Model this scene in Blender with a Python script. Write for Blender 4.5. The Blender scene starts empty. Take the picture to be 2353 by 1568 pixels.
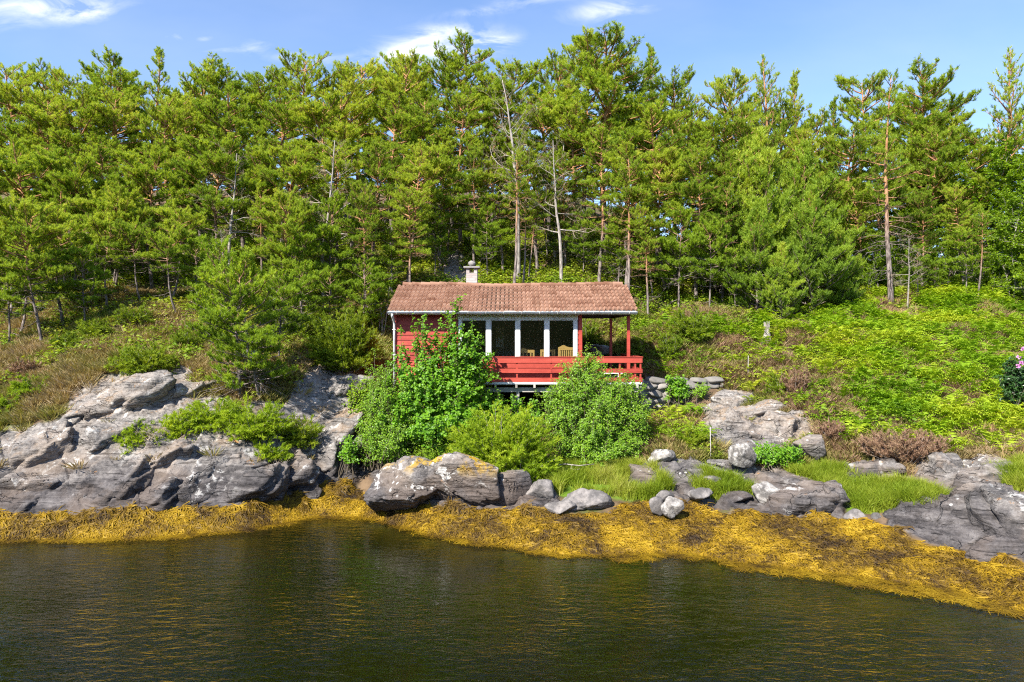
import bpy, bmesh, math, random
import numpy as np
from mathutils import Vector, Matrix

R = math.radians
random.seed(11)
RNG = np.random.default_rng(11)
SC = bpy.context.scene
COL = SC.collection

# ---------------------------------------------------------------- camera
CAM_Z = 5.0
cam = bpy.data.cameras.new('camera')
cam.lens = 24.0
cam.sensor_width = 36.0
cam.clip_start = 0.1
cam.clip_end = 6000
cam_ob = bpy.data.objects.new('camera', cam)
COL.objects.link(cam_ob)
cam_ob.location = (0, 0, CAM_Z)
cam_ob.rotation_euler = (R(90 - 0.3), 0, 0)
SC.camera = cam_ob

# ---------------------------------------------------------------- sun and sky
SUN_EL, SUN_AZ = R(43), R(180 + 36)          # azimuth from +Y, clockwise: behind the camera, to the left
sun_dir = Vector((math.sin(SUN_AZ) * math.cos(SUN_EL), math.cos(SUN_AZ) * math.cos(SUN_EL), math.sin(SUN_EL)))
sun = bpy.data.lights.new('sun', 'SUN')
sun.energy = 4.6
sun.angle = R(0.5)
sun.color = (1.0, 0.945, 0.84)
sun_ob = bpy.data.objects.new('sun', sun)
COL.objects.link(sun_ob)
sun_ob.rotation_euler = sun_dir.to_track_quat('Z', 'Y').to_euler()

W = bpy.data.worlds.new('World')
SC.world = W
W.use_nodes = True
wt = W.node_tree
wt.nodes.clear()
def wn(t, **k):
    n = wt.nodes.new(t)
    for a, b in k.items():
        setattr(n, a, b)
    return n
def wlink(a, b): wt.links.new(a, b)
w_out = wn('ShaderNodeOutputWorld'); w_bg = wn('ShaderNodeBackground')
w_sky = wn('ShaderNodeTexSky', sky_type='NISHITA', sun_disc=False)
w_sky.sun_elevation = SUN_EL; w_sky.sun_rotation = SUN_AZ
w_sky.altitude = 0; w_sky.air_density = 1.0; w_sky.dust_density = 0.35; w_sky.ozone_density = 1.6
w_bg.inputs['Strength'].default_value = 0.09
w_tc = wn('ShaderNodeTexCoord')
def wmath(op, a, b=None, clamp=False):
    n = wn('ShaderNodeMath', operation=op, use_clamp=clamp)
    for i, v in enumerate((a, b)):
        if v is None: continue
        if isinstance(v, (int, float)): n.inputs[i].default_value = v
        else: wlink(v, n.inputs[i])
    return n.outputs[0]
w_sep = wn('ShaderNodeSeparateXYZ'); wlink(w_tc.outputs['Generated'], w_sep.inputs[0])
yy = wmath('MAXIMUM', w_sep.outputs[1], 0.05)
w_u = wmath('DIVIDE', w_sep.outputs[0], yy)
w_v = wmath('DIVIDE', w_sep.outputs[2], yy)
w_cmb = wn('ShaderNodeCombineXYZ'); wlink(w_u, w_cmb.inputs[0]); wlink(wmath('MULTIPLY', w_v, 2.6), w_cmb.inputs[1])
w_no = wn('ShaderNodeTexNoise'); w_no.inputs['Scale'].default_value = 9; w_no.inputs['Detail'].default_value = 7
w_no.inputs['Roughness'].default_value = 0.62; w_no.inputs['Distortion'].default_value = 0.6
wlink(w_cmb.outputs[0], w_no.inputs['Vector'])
# thin cirrus streaks: direction (u right of north, v up), half sizes, weight
CLOUDS = [(-0.70, 0.482, 0.10, 0.022, 1.0), (-0.625, 0.474, 0.04, 0.012, 0.8), (-0.115, 0.425, 0.075, 0.022, 1.0), (-0.095, 0.447, 0.045, 0.012, 0.8), (-0.035, 0.430, 0.038, 0.012, 1.0), (-0.165, 0.412, 0.05, 0.010, 0.8),
          (0.135, 0.477, 0.055, 0.013, 0.9), (0.03, 0.494, 0.05, 0.008, 0.5), (-0.05, 0.475, 0.05, 0.006, 0.5),
          (-0.497, 0.434, 0.013, 0.010, 0.8), (-0.448, 0.437, 0.012, 0.004, 0.6), (-0.377, 0.424, 0.022, 0.014, 0.5),
          (-0.33, 0.410, 0.03, 0.006, 0.5), (-0.27, 0.405, 0.04, 0.006, 0.5), (-0.42, 0.42, 0.04, 0.004, 0.35)]
acc = None
for (cu, cv, su, sv, wgt) in CLOUDS:
    du = wmath('DIVIDE', wmath('SUBTRACT', w_u, cu), su)
    dv = wmath('DIVIDE', wmath('SUBTRACT', wmath('SUBTRACT', w_v, cv), wmath('MULTIPLY', wmath('SUBTRACT', w_u, cu), 0.10)), sv)
    d2 = wmath('ADD', wmath('MULTIPLY', du, du), wmath('MULTIPLY', dv, dv))
    g = wmath('MULTIPLY', wmath('EXPONENT', wmath('MULTIPLY', d2, -0.9)), wgt)
    acc = g if acc is None else wmath('ADD', acc, g)
nn = wmath('SUBTRACT', w_no.outputs[0], 0.40)
c1 = wmath('MULTIPLY', wmath('MULTIPLY', acc, wmath('MULTIPLY', nn, 3.6, True)), 0.88, True)
w_no2 = wn('ShaderNodeTexNoise'); w_no2.inputs['Scale'].default_value = 2.2; w_no2.inputs['Detail'].default_value = 5
wlink(w_cmb.outputs[0], w_no2.inputs['Vector'])
veil = wmath('MULTIPLY', wmath('SUBTRACT', w_no2.outputs[0], 0.42, True), 0.9, True)
c2 = wmath('MAXIMUM', c1, wmath('MULTIPLY', veil, 0.35))
w_tint = wn('ShaderNodeMix', data_type='RGBA', blend_type='MULTIPLY'); w_tint.inputs[0].default_value = 1.0
wlink(w_sky.outputs[0], w_tint.inputs[6]); w_tint.inputs[7].default_value = (1.02, 1.09, 1.25, 1)
w_mix = wn('ShaderNodeMix', data_type='RGBA')
wlink(c2, w_mix.inputs[0]); wlink(w_tint.outputs[2], w_mix.inputs[6]); w_mix.inputs[7].default_value = (6.4, 6.5, 6.7, 1)
wlink(w_mix.outputs[2], w_bg.inputs['Color'])
wlink(w_bg.outputs[0], w_out.inputs[0])

SC.view_settings.view_transform = 'Standard'
SC.view_settings.look = 'None'
SC.view_settings.gamma = 1
SC.view_settings.exposure = 1.28
SC.cycles.max_bounces = 7
SC.cycles.diffuse_bounces = 4
SC.cycles.glossy_bounces = 3
SC.cycles.transmission_bounces = 5
SC.cycles.transparent_max_bounces = 8
SC.cycles.caustics_reflective = False
SC.cycles.caustics_refractive = False
SC.cycles.sample_clamp_indirect = 4
SC.cycles.use_denoising = False
SC.cycles.filter_width = 1.15

# ---------------------------------------------------------------- photograph geometry
F, CX, HY = 1569.0, 1176.5, 776.0            # focal length, centre and horizon in a 2353 px wide frame
def WX(x, D): return (x - CX) / F * D
def WZ(y, D): return CAM_Z - (y - HY) / F * D

# ================================================================ helpers
def _h(ix, iy, iz, s):
    h = (ix.astype(np.int64) * 374761393 + iy.astype(np.int64) * 668265263 + iz.astype(np.int64) * 1442695041 + s * 974711) & 0xffffffff
    h = ((h ^ (h >> 13)) * 1274126177) & 0xffffffff
    return ((h ^ (h >> 16)) & 0xffffff) / 16777215.0
def vnoise(p, s=0):
    p = np.asarray(p, float); i = np.floor(p); f = p - i; f = f * f * f * (f * (f * 6 - 15) + 10)
    i = i.astype(np.int64); x, y, z = i[..., 0], i[..., 1], i[..., 2]; fx, fy, fz = f[..., 0], f[..., 1], f[..., 2]
    def L(a, b, t): return a + (b - a) * t
    return L(L(L(_h(x, y, z, s), _h(x + 1, y, z, s), fx), L(_h(x, y + 1, z, s), _h(x + 1, y + 1, z, s), fx), fy),
             L(L(_h(x, y, z + 1, s), _h(x + 1, y, z + 1, s), fx), L(_h(x, y + 1, z + 1, s), _h(x + 1, y + 1, z + 1, s), fx), fy), fz) * 2 - 1
def fbm(p, o=4, s=0, g=0.5):
    p = np.asarray(p, float); a, r, t = 1.0, 0.0, 0.0
    for k in range(o):
        r = r + a * vnoise(p * (2.03 ** k) + k * 17.3, s + k); t += a; a *= g
    return r / t
def ridged(p, o=4, s=0):
    p = np.asarray(p, float); a, r, t = 1.0, 0.0, 0.0
    for k in range(o):
        r = r + a * (1 - 2 * np.abs(vnoise(p * (2.07 ** k) + k * 9.1, s + k))); t += a; a *= 0.5
    return r / t
def sstep(a, b, x):
    t = np.clip((x - a) / (b - a), 0, 1); return t * t * (3 - 2 * t)
def pip(poly, x, y):
    x = np.asarray(x, float); y = np.asarray(y, float); ins = np.zeros(x.shape, bool); n = len(poly)
    for i in range(n):
        (x0, y0), (x1, y1) = poly[i], poly[(i + 1) % n]
        if y0 == y1: continue
        c = ((y0 > y) != (y1 > y)) & (x < (x1 - x0) * (y - y0) / (y1 - y0) + x0)
        ins ^= c
    return ins
def nrm(v):
    v = np.asarray(v, float); return v / np.maximum(np.linalg.norm(v, axis=-1, keepdims=True), 1e-9)

def tag(o, label=None, cat=None, group=None, kind=None):
    if label: o['label'] = label
    if cat: o['category'] = cat
    if group: o['group'] = group
    if kind: o['kind'] = kind
    return o
def link(o, parent=None):
    COL.objects.link(o)
    if parent is not None: o.parent = parent
    return o
def empty(name, loc=(0, 0, 0), rz=0.0, s=1.0):
    o = bpy.data.objects.new(name, None); o.empty_display_size = 0.3
    o.location = loc; o.rotation_euler = (0, 0, rz); o.scale = (s, s, s)
    COL.objects.link(o); return o

def tri_mesh(name, V, T, mats, attrs=None, smooth=False, mi=None):
    V = np.asarray(V, np.float32); T = np.asarray(T, np.int32)
    k = T.shape[1]
    me = bpy.data.meshes.new(name)
    me.vertices.add(len(V)); me.vertices.foreach_set('co', V.ravel())
    me.loops.add(T.size); me.loops.foreach_set('vertex_index', T.ravel())
    me.polygons.add(len(T)); me.polygons.foreach_set('loop_start', np.arange(len(T), dtype=np.int32) * k)
    for m in (mats if isinstance(mats, (list, tuple)) else [mats]): me.materials.append(m)
    if mi is not None: me.polygons.foreach_set('material_index', np.asarray(mi, np.int32))
    me.polygons.foreach_set('use_smooth', np.full(len(T), smooth, bool))
    for an, av in (attrs or {}).items():
        a = me.attributes.new(an, 'FLOAT', 'POINT'); a.data.foreach_set('value', np.asarray(av, np.float32).ravel())
    me.update(); me.validate()
    return me
def mesh_obj(name, me, parent=None):
    o = bpy.data.objects.new(name, me); return link(o, parent)

class Bag:
    """collects triangles of one part"""
    def __init__(s): s.v, s.t, s.n, s.a = [], [], 0, []
    def add(s, v, t, a=0.5):
        v = np.asarray(v, float).reshape(-1, 3); s.v.append(v); s.t.append(np.asarray(t, int) + s.n); s.n += len(v)
        s.a.append(np.full(len(v), a) if np.isscalar(a) else np.asarray(a))
    def tube(s, pts, rad, sides=6, a=0.5, cap=True):
        P = np.asarray(pts, float); n = len(P); rad = np.broadcast_to(np.asarray(rad, float), (n,))
        d = np.gradient(P, axis=0) if n > 2 else np.repeat((P[1] - P[0])[None], 2, 0)
        d = nrm(d); ref = np.array([0.31, 0.17, 0.93]) if abs(d[0, 2]) < 0.85 else np.array([1.0, 0.13, 0.07])
        u = nrm(np.cross(d, ref)); w = np.cross(d, u)
        an = np.arange(sides) * 2 * math.pi / sides
        V = P[:, None] + rad[:, None, None] * (np.cos(an)[None, :, None] * u[:, None] + np.sin(an)[None, :, None] * w[:, None])
        i, j = np.meshgrid(np.arange(n - 1), np.arange(sides), indexing='ij')
        a0 = i * sides + j; b0 = i * sides + (j + 1) % sides; c0 = a0 + sides; e0 = b0 + sides
        T = np.concatenate([np.stack([a0, b0, e0], -1).reshape(-1, 3), np.stack([a0, e0, c0], -1).reshape(-1, 3)])
        V = V.reshape(-1, 3)
        if cap:
            k = len(V); V = np.vstack([V, P[0], P[-1]]); jj = np.arange(sides); l = (n - 1) * sides
            T = np.vstack([T, np.stack([np.full(sides, k), (jj + 1) % sides, jj], -1), np.stack([np.full(sides, k + 1), l + jj, l + (jj + 1) % sides], -1)])
        s.add(V, T, a)
    def box(s, x0, x1, y0, y1, z0, z1, a=0.5, M=None):
        v = np.array([(x, y, z) for x in (x0, x1) for y in (y0, y1) for z in (z0, z1)], float)
        t = [(0, 1, 3), (0, 3, 2), (4, 6, 7), (4, 7, 5), (0, 4, 5), (0, 5, 1), (2, 3, 7), (2, 7, 6), (0, 2, 6), (0, 6, 4), (1, 5, 7), (1, 7, 3)]
        if M is not None: v = v @ np.asarray(M)[:3, :3].T + np.asarray(M)[:3, 3]
        s.add(v, t, a)
    def prism(s, poly, y0, y1, a=0.5):
        """polygon in (x,z) extruded from y0 to y1"""
        n = len(poly); v = [(x, y0, z) for x, z in poly] + [(x, y1, z) for x, z in poly]
        t = [(0, i, i + 1) for i in range(1, n - 1)] + [(n, n + i + 1, n + i) for i in range(1, n - 1)]
        for i in range(n):
            j = (i + 1) % n; t += [(i, i + n, j + n), (i, j + n, j)]
        s.add(v, t, a)
    def arrays(s): return np.concatenate(s.v), np.concatenate(s.t), np.concatenate(s.a)
    def mesh(s, name, mat, smooth=False):
        v, t, a = s.arrays(); return tri_mesh(name, v, t, mat, {'tint': a}, smooth)
    def build(s, name, mat, parent=None, smooth=False, origin=None):
        v, t, a = s.arrays()
        o = mesh_obj(name, None, None) if False else None
        if origin is not None: v = v - np.asarray(origin)
        o = bpy.data.objects.new(name, tri_mesh(name, v, t, mat, {'tint': a}, smooth))
        if origin is not None: o.location = origin
        return link(o, parent)

def needle_tufts(P, A, n, ln, wd, nl, spread, rng, tint=None):
    """brushes of tapering needles round shoots at P pointing along A"""
    P = np.asarray(P, float); A = nrm(A); m = len(P)
    r = nrm(rng.normal(size=(m, n, 3)))
    perp = nrm(r - (r * A[:, None]).sum(-1, keepdims=True) * A[:, None])
    sp = spread * (0.6 + 0.8 * rng.random((m, n, 1)))
    d = nrm(A[:, None] + perp * sp)
    st = P[:, None] + A[:, None] * (rng.random((m, n, 1)) * ln)
    tip = st + d * nl * (0.7 + 0.6 * rng.random((m, n, 1)))
    ref = rng.normal(size=(m, n, 3)) * .55 + np.array([0, 0, .9]) + (A * np.array([1, 1, 0]))[:, None] * .9
    w = nrm(np.cross(d, ref)) * wd * 0.5
    V = np.stack([st - w, st + w, tip], 2).reshape(-1, 3)
    T = np.arange(len(V)).reshape(-1, 3)
    tt = rng.random(m) if tint is None else tint
    return V, T, np.repeat(tt, n * 3)
def leaves(P, N, D, size, rng, asp=0.75):
    """pointed oval leaves, six-sided, bent along the midrib; N facing, D growing direction"""
    P = np.asarray(P, float); m = len(P); N = nrm(N); D = nrm(D - (D * N).sum(-1, keepdims=True) * N); S = np.cross(N, D)
    sz = (size * (0.65 + 0.7 * rng.random((m, 1)))); h = sz * asp * 0.5
    b = P; c1 = P + D * sz * 0.42; t = P + D * sz - N * sz * 0.10
    l1 = P + D * sz * 0.33 + S * h + N * sz * 0.10; r1 = P + D * sz * 0.33 - S * h + N * sz * 0.10
    l2 = P + D * sz * 0.70 + S * h * 0.75 + N * sz * 0.05; r2 = P + D * sz * 0.70 - S * h * 0.75 + N * sz * 0.05
    V = np.stack([b, l1, l2, t, r2, r1], 1).reshape(-1, 3)
    q = np.array([(0, 3, 1), (1, 3, 2), (0, 5, 3), (5, 4, 3)])
    T = (np.arange(m) * 6)[:, None, None] + q[None]
    return V, T.reshape(-1, 3), np.repeat(rng.random(m), 6)
def scatter(V, T, A, pos, rot, scl, rng, tint=None, tilt=None):
    """merge many turned, scaled copies of one small shape into arrays for ONE mesh"""
    m, k = len(pos), len(V); c, s = np.cos(rot), np.sin(rot)
    sc = np.asarray(scl, float).reshape(m, 1) if np.ndim(scl) < 2 else np.asarray(scl, float)
    X = V[None] * (sc[:, None] if sc.shape[1] == 3 else sc[:, None, :])
    x = X[..., 0] * c[:, None] - X[..., 1] * s[:, None]; y = X[..., 0] * s[:, None] + X[..., 1] * c[:, None]; z = X[..., 2]
    if tilt is not None:
        x = x + z * tilt[:, 0:1]; y = y + z * tilt[:, 1:2]
    O = np.stack([x, y, z], -1) + pos[:, None]
    TT = T[None] + (np.arange(m) * k)[:, None, None]
    tt = rng.random(m) if tint is None else tint
    return O.reshape(-1, 3), TT.reshape(-1, 3), np.clip(np.repeat(tt, k) * 0.75 + np.tile(A, m) * 0.25, 0, 1)

_ico = {}
def ico(n):
    if n not in _ico:
        bm = bmesh.new(); bmesh.ops.create_icosphere(bm, subdivisions=n, radius=1); bm.verts.ensure_lookup_table()
        _ico[n] = (np.array([v.co[:] for v in bm.verts]), np.array([[v.index for v in f.verts] for f in bm.faces])); bm.free()
    return _ico[n]
def rotm(rx, ry, rz):
    return np.array(Matrix.Rotation(rz, 3, 'Z') @ Matrix.Rotation(ry, 3, 'Y') @ Matrix.Rotation(rx, 3, 'X'))
def rock_shape(seed, size, rot=(0, 0, 0), n=5, planes=16, cut=(0.62, 1.0), rough=0.05, crack=0.05, freq=1.6, soft=14.0):
    """weathered, joint-bounded rock: a ball cut by planes, eroded with ridged noise and split by a few cracks"""
    rg = np.random.default_rng(seed); D, T = ico(n)
    pn = nrm(rg.normal(size=(planes, 3))); pd = rg.uniform(cut[0], cut[1], planes)
    q = np.maximum(D @ pn.T, 1e-3) / pd
    q = np.concatenate([q, np.full((len(D), 1), 1.0)], 1)
    r = 1.0 / (np.log(np.exp(soft * q).sum(1)) / soft)
    V = D * r[:, None]
    V = V * np.asarray(size)
    p = V * freq / max(size) * 1.0 + seed * 3.7
    b = rotm(0.5, 0.4, 0.2)
    ps = (p @ b) * np.array([0.7, 1.0, 3.2])
    dis = rough * fbm(p * 1.6, 5, seed) * 1.0 + crack * np.minimum(0, -np.power(np.clip(ridged(ps * 1.1, 2, seed + 5), 0, 1), 6)) * 1.6 + rough * 0.55 * ridged(ps * 2.2, 3, seed + 9)
    V = V + D * (dis * float(np.mean(size)))[:, None]
    return V @ rotm(*rot).T, T

# ================================================================ materials
class NT:
    def __init__(s, name):
        s.m = bpy.data.materials.new(name); s.m.use_nodes = True; s.t = s.m.node_tree; s.t.nodes.clear()
        s.out = s.n('ShaderNodeOutputMaterial')
    def n(s, t, **k):
        n = s.t.nodes.new(t)
        for a, b in k.items(): setattr(n, a, b)
        return n
    def put(s, sock, v):
        if v is None: return
        if isinstance(v, bpy.types.NodeSocket): s.t.links.new(v, sock)
        else:
            try: sock.default_value = v
            except Exception: sock.default_value = tuple(v) + (1,)
    def math(s, op, a, b=None, c=None, clamp=False):
        n = s.n('ShaderNodeMath', operation=op, use_clamp=clamp)
        for i, v in enumerate((a, b, c)): s.put(n.inputs[i], v)
        return n.outputs[0]
    def mix(s, f, a, b, mode='MIX'):
        n = s.n('ShaderNodeMix', data_type='RGBA', blend_type=mode); s.put(n.inputs[0], f)
        s.put(n.inputs[6], a if not isinstance(a, tuple) else a[:3] + (1,)); s.put(n.inputs[7], b if not isinstance(b, tuple) else b[:3] + (1,))
        return n.outputs[2]
    def noise(s, scale, detail=4, vec=None, rough=0.55, dist=0.0, col=False):
        n = s.n('ShaderNodeTexNoise'); s.put(n.inputs['Scale'], scale); s.put(n.inputs['Detail'], detail); s.put(n.inputs['Roughness'], rough); s.put(n.inputs['Distortion'], dist)
        s.put(n.inputs['Vector'], vec); return n.outputs[1 if col else 0]
    def voro(s, scale, vec=None, feat='F1', out='Distance', rnd=1.0):
        n = s.n('ShaderNodeTexVoronoi', feature=feat); s.put(n.inputs['Scale'], scale); s.put(n.inputs['Vector'], vec); s.put(n.inputs['Randomness'], rnd); return n.outputs[out]
    def step(s, x, a, b):
        n = s.n('ShaderNodeMapRange', interpolation_type='SMOOTHSTEP'); s.put(n.inputs[0], x); s.put(n.inputs[1], a); s.put(n.inputs[2], b); return n.outputs[0]
    def ramp(s, f, stops):
        n = s.n('ShaderNodeValToRGB'); s.put(n.inputs[0], f); e = n.color_ramp.elements
        while len(e) < len(stops): e.new(0.5)
        for i, (p, c) in enumerate(stops): e[i].position = p; e[i].color = tuple(c) + (1,)
        return n.outputs[0]
    def pos(s): return s.n('ShaderNodeNewGeometry').outputs['Position']
    def nor(s): return s.n('ShaderNodeNewGeometry').outputs['Normal']
    def obj(s): return s.n('ShaderNodeTexCoord').outputs['Object']
    def rand(s): return s.n('ShaderNodeObjectInfo').outputs['Random']
    def attr(s, a): return s.n('ShaderNodeAttribute', attribute_name=a).outputs['Fac']
    def xyz(s, v):
        n = s.n('ShaderNodeSeparateXYZ'); s.put(n.inputs[0], v); return n.outputs
    def mapping(s, v, scale=(1, 1, 1), rot=(0, 0, 0)):
        n = s.n('ShaderNodeMapping'); s.put(n.inputs[0], v); n.inputs['Scale'].default_value = scale; n.inputs['Rotation'].default_value = rot; return n.outputs[0]
    def bump(s, h, st=0.5, d=0.05, nrm=None):
        n = s.n('ShaderNodeBump'); s.put(n.inputs['Height'], h); n.inputs['Strength'].default_value = st; n.inputs['Distance'].default_value = d; s.put(n.inputs['Normal'], nrm); return n.outputs[0]
    def schlick(s, normal=None, f0=0.04):
        g = s.n('ShaderNodeNewGeometry'); d = s.n('ShaderNodeVectorMath', operation='DOT_PRODUCT'); s.put(d.inputs[0], g.outputs['Incoming']); s.put(d.inputs[1], normal if normal is not None else g.outputs['Normal'])
        k = s.math('POWER', s.math('SUBTRACT', 1.0, s.math('ABSOLUTE', d.outputs['Value']), None, True), 5.0); return s.math('ADD', f0, s.math('MULTIPLY', k, 1 - f0))
    def bsdf(s, col, rough=0.8, spec=0.3, normal=None, metal=0.0, finish=True):
        n = s.n('ShaderNodeBsdfPrincipled'); s.put(n.inputs['Base Color'], col if not isinstance(col, tuple) else col[:3] + (1,)); s.put(n.inputs['Roughness'], rough)
        s.put(n.inputs['Specular IOR Level'], spec); s.put(n.inputs['Metallic'], metal); s.put(n.inputs['Normal'], normal)
        if finish: s.t.links.new(n.outputs[0], s.out.inputs[0])
        return n.outputs[0]

FB = 1.0
def foliage_mat(name, cols, trans=0.35, rough=0.55, spec=0.25, rnd=0.35, nscale=1.2, hue=None):
    t = NT(name)
    f = t.math('ADD', t.math('MULTIPLY', t.attr('tint'), 0.55), t.math('MULTIPLY', t.rand(), rnd))
    f = t.math('ADD', f, t.math('MULTIPLY', t.math('SUBTRACT', t.noise(nscale, 2, t.pos()), 0.5), 0.7), clamp=True)
    k = len(cols); c = t.ramp(f, [(i / (k - 1), cc) for i, cc in enumerate(cols)])
    c = t.mix(1.0, c, (FB, FB, FB), 'MULTIPLY'); a = t.bsdf(c, rough, spec, finish=False)
    tr = t.n('ShaderNodeBsdfTranslucent'); t.put(tr.inputs['Color'], t.mix(1.0, c, (1.25, 1.15, 0.55), 'MULTIPLY'))
    mx = t.n('ShaderNodeMixShader'); mx.inputs[0].default_value = trans
    t.t.links.new(a, mx.inputs[1]); t.t.links.new(tr.outputs[0], mx.inputs[2]); t.t.links.new(mx.outputs[0], t.out.inputs[0])
    return t.m
def wood_mat(name, c0, c1, rough=0.75, scale=(2, 14, 14), spec=0.25, bump=0.3):
    t = NT(name); v = t.mapping(t.obj(), scale)
    n = t.noise(1.6, 5, v, 0.6); n2 = t.noise(0.9, 3, t.obj())
    f = t.math('ADD', t.math('MULTIPLY', n, 0.5), t.math('ADD', t.math('MULTIPLY', t.attr('tint'), 0.35), t.math('MULTIPLY', n2, 0.25)))
    t.bsdf(t.mix(t.step(f, 0.25, 0.85), c0, c1), rough, spec, t.bump(n, bump, 0.01)); return t.m

def rock_nodes(t, lk=0.52):
    """grey gneiss: streaked bands, white crust lichen, dark tidal zone, brown stains -> colour, bump"""
    p = t.pos(); z = t.xyz(p)[2]
    band = t.noise(1.0, 6, t.mapping(p, (0.7, 1.6, 5.5), (0.45, 0.55, 0.2)), 0.62, 0.5)
    big = t.noise(0.55, 4, p, 0.6); fine = t.noise(13, 8, p, 0.72)
    c = t.ramp(t.math('ADD', t.math('MULTIPLY', band, 0.65), t.math('MULTIPLY', fine, 0.35)),
               [(0.33, (0.045, 0.040, 0.039)), (0.44, (0.092, 0.084, 0.080)), (0.52, (0.165, 0.150, 0.141)), (0.61, (0.27, 0.248, 0.230)), (0.72, (0.40, 0.37, 0.34))])
    c = t.mix(t.math('MULTIPLY', t.step(big, 0.46, 0.62), 0.5), c, (0.27, 0.205, 0.155))
    # dark zone above the tide
    zz = t.math('ADD', z, t.math('MULTIPLY', t.math('SUBTRACT', t.noise(0.8, 4, p), 0.5), 1.3))
    tide = t.math('SUBTRACT', 1.0, t.step(zz, 0.9, 1.7))
    c = t.mix(t.math('MULTIPLY', tide, 0.66), c, t.mix(1.0, c, (0.30, 0.29, 0.33), 'MULTIPLY'))
    # white crust lichen
    up = t.xyz(t.nor())[2]
    lw = t.math('MULTIPLY', t.step(t.noise(2.6, 8, p, 0.70, 0.5), 0.545, 0.595), t.step(t.math('ADD', zz, t.math('MULTIPLY', t.noise(0.4, 2, t.mapping(p, (1, 1, 1))), 0.8)), 1.05, 1.7))
    lw = t.math('MULTIPLY', lw, t.step(t.noise(0.75, 3, p), lk - 0.06, lk + 0.08))
    c = t.mix(t.math('MULTIPLY', lw, 0.62 if lk > .5 else .9), c, (0.60, 0.58, 0.55))
    spot = t.math('MULTIPLY', t.math('SUBTRACT', 1.0, t.step(t.voro(3.4, p), 0.10, 0.17)), t.step(zz, 0.7, 1.2))
    c = t.mix(t.math('MULTIPLY', t.math('MULTIPLY', spot, t.step(t.noise(1.1, 3, p), 0.50, 0.62)), 0.7), c, (0.58, 0.56, 0.54))
    # moss and brown heath litter where it can lie
    ms = t.math('MULTIPLY', t.step(t.noise(1.3, 7, p, 0.72), 0.50, 0.60), t.math('MULTIPLY', t.step(up, 0.45, 0.8), t.step(zz, 1.4, 2.4)))
    c = t.mix(t.math('MULTIPLY', ms, 0.75), c, t.mix(t.noise(2.5, 2, p), (0.15, 0.085, 0.045), (0.32, 0.21, 0.11)))
    ol = t.math('MULTIPLY', t.step(t.noise(2.4, 5, p, 0.6), 0.66, 0.70), t.step(zz, 1.0, 1.5))
    c = t.mix(t.math('MULTIPLY', ol, 0.6), c, (0.40, 0.17, 0.02))
    pale = t.math('MULTIPLY', t.step(t.math('ADD', zz, t.math('MULTIPLY', t.noise(1.7, 6, p, 0.7), 1.6)), 2.0, 3.6), t.step(fine, 0.36, 0.62))
    c = t.mix(t.math('MULTIPLY', pale, 0.36), c, t.mix(t.noise(0.9, 3, p), (0.38, 0.345, 0.31), (0.44, 0.40, 0.345)))
    line = t.step(t.noise(1.0, 5, t.mapping(p, (0.8, 2.2, 17), (0.45, 0.55, 0.2)), 0.6, 0.3), 0.60, 0.68)
    c = t.mix(t.math('MULTIPLY', line, 0.55), c, t.mix(1.0, c, (0.35, 0.32, 0.30), 'MULTIPLY'))
    h = t.math('ADD', t.math('MULTIPLY', t.math('SUBTRACT', band, t.math('MULTIPLY', line, 0.5)), 0.9), t.math('ADD', t.math('MULTIPLY', fine, 0.35), t.math('MULTIPLY', t.voro(1.5, t.mapping(p, (0.6, 1.0, 2.6), (0.45, 0.55, 0.2)), 'DISTANCE_TO_EDGE'), 0.0)))
    wp = t.n('ShaderNodeVectorMath', operation='ADD'); t.put(wp.inputs[0], p); t.put(wp.inputs[1], t.noise(1.1, 4, p, 0.6, 0.0, True))
    cr = t.math('MULTIPLY', t.math('SUBTRACT', 1.0, t.step(t.voro(0.8, t.mapping(wp.outputs[0], (0.5, 1.1, 2.2), (0.45, 0.6, 0.25)), 'DISTANCE_TO_EDGE'), 0.0, 0.022)), t.step(t.noise(0.9, 3, p), 0.42, 0.6))
    h = t.math('SUBTRACT', h, t.math('MULTIPLY', cr, 0.55))
    return c, h

M = {}
def mk_rock(name, orange=False):
    t = NT(name); c, h = rock_nodes(t, 0.40 if orange else 0.52)
    if orange:
        p = t.pos(); o = t.math('MULTIPLY', t.step(t.noise(1.6, 7, p, 0.7), 0.52, 0.58), t.step(t.xyz(p)[2], 1.25, 1.75))
        c = t.mix(o, c, t.mix(t.noise(7, 3, p), (0.45, 0.20, 0.015), (0.42, 0.33, 0.03)))
    t.bsdf(c, 0.85, 0.2, t.bump(h, 1.0, 0.13)); return t.m
M['rock'] = mk_rock('grey_rock')
M['rock_lichen'] = mk_rock('lichen_rock', True)
t = NT('pale_boulder'); p = t.pos()
t.bsdf(t.mix(t.step(t.noise(6, 8, p, 0.75), 0.46, 0.62), t.mix(t.step(t.noise(3, 5, p), .35, .65), (0.10, 0.092, 0.085), (0.24, 0.22, 0.20)), (0.38, 0.36, 0.335)), 0.85, 0.2, t.bump(t.noise(7, 6, p, 0.7), 0.7, 0.06)); M['rock_pale'] = t.m
t = NT('shore_boulder'); p = t.pos()
t.bsdf(t.mix(t.step(t.noise(3, 6, p, 0.7), 0.40, 0.66), (0.10, 0.092, 0.088), (0.25, 0.225, 0.21)), 0.8, 0.25, t.bump(t.noise(6, 6, p, 0.7), 0.7, 0.05)); M['rock_dark'] = t.m

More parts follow.
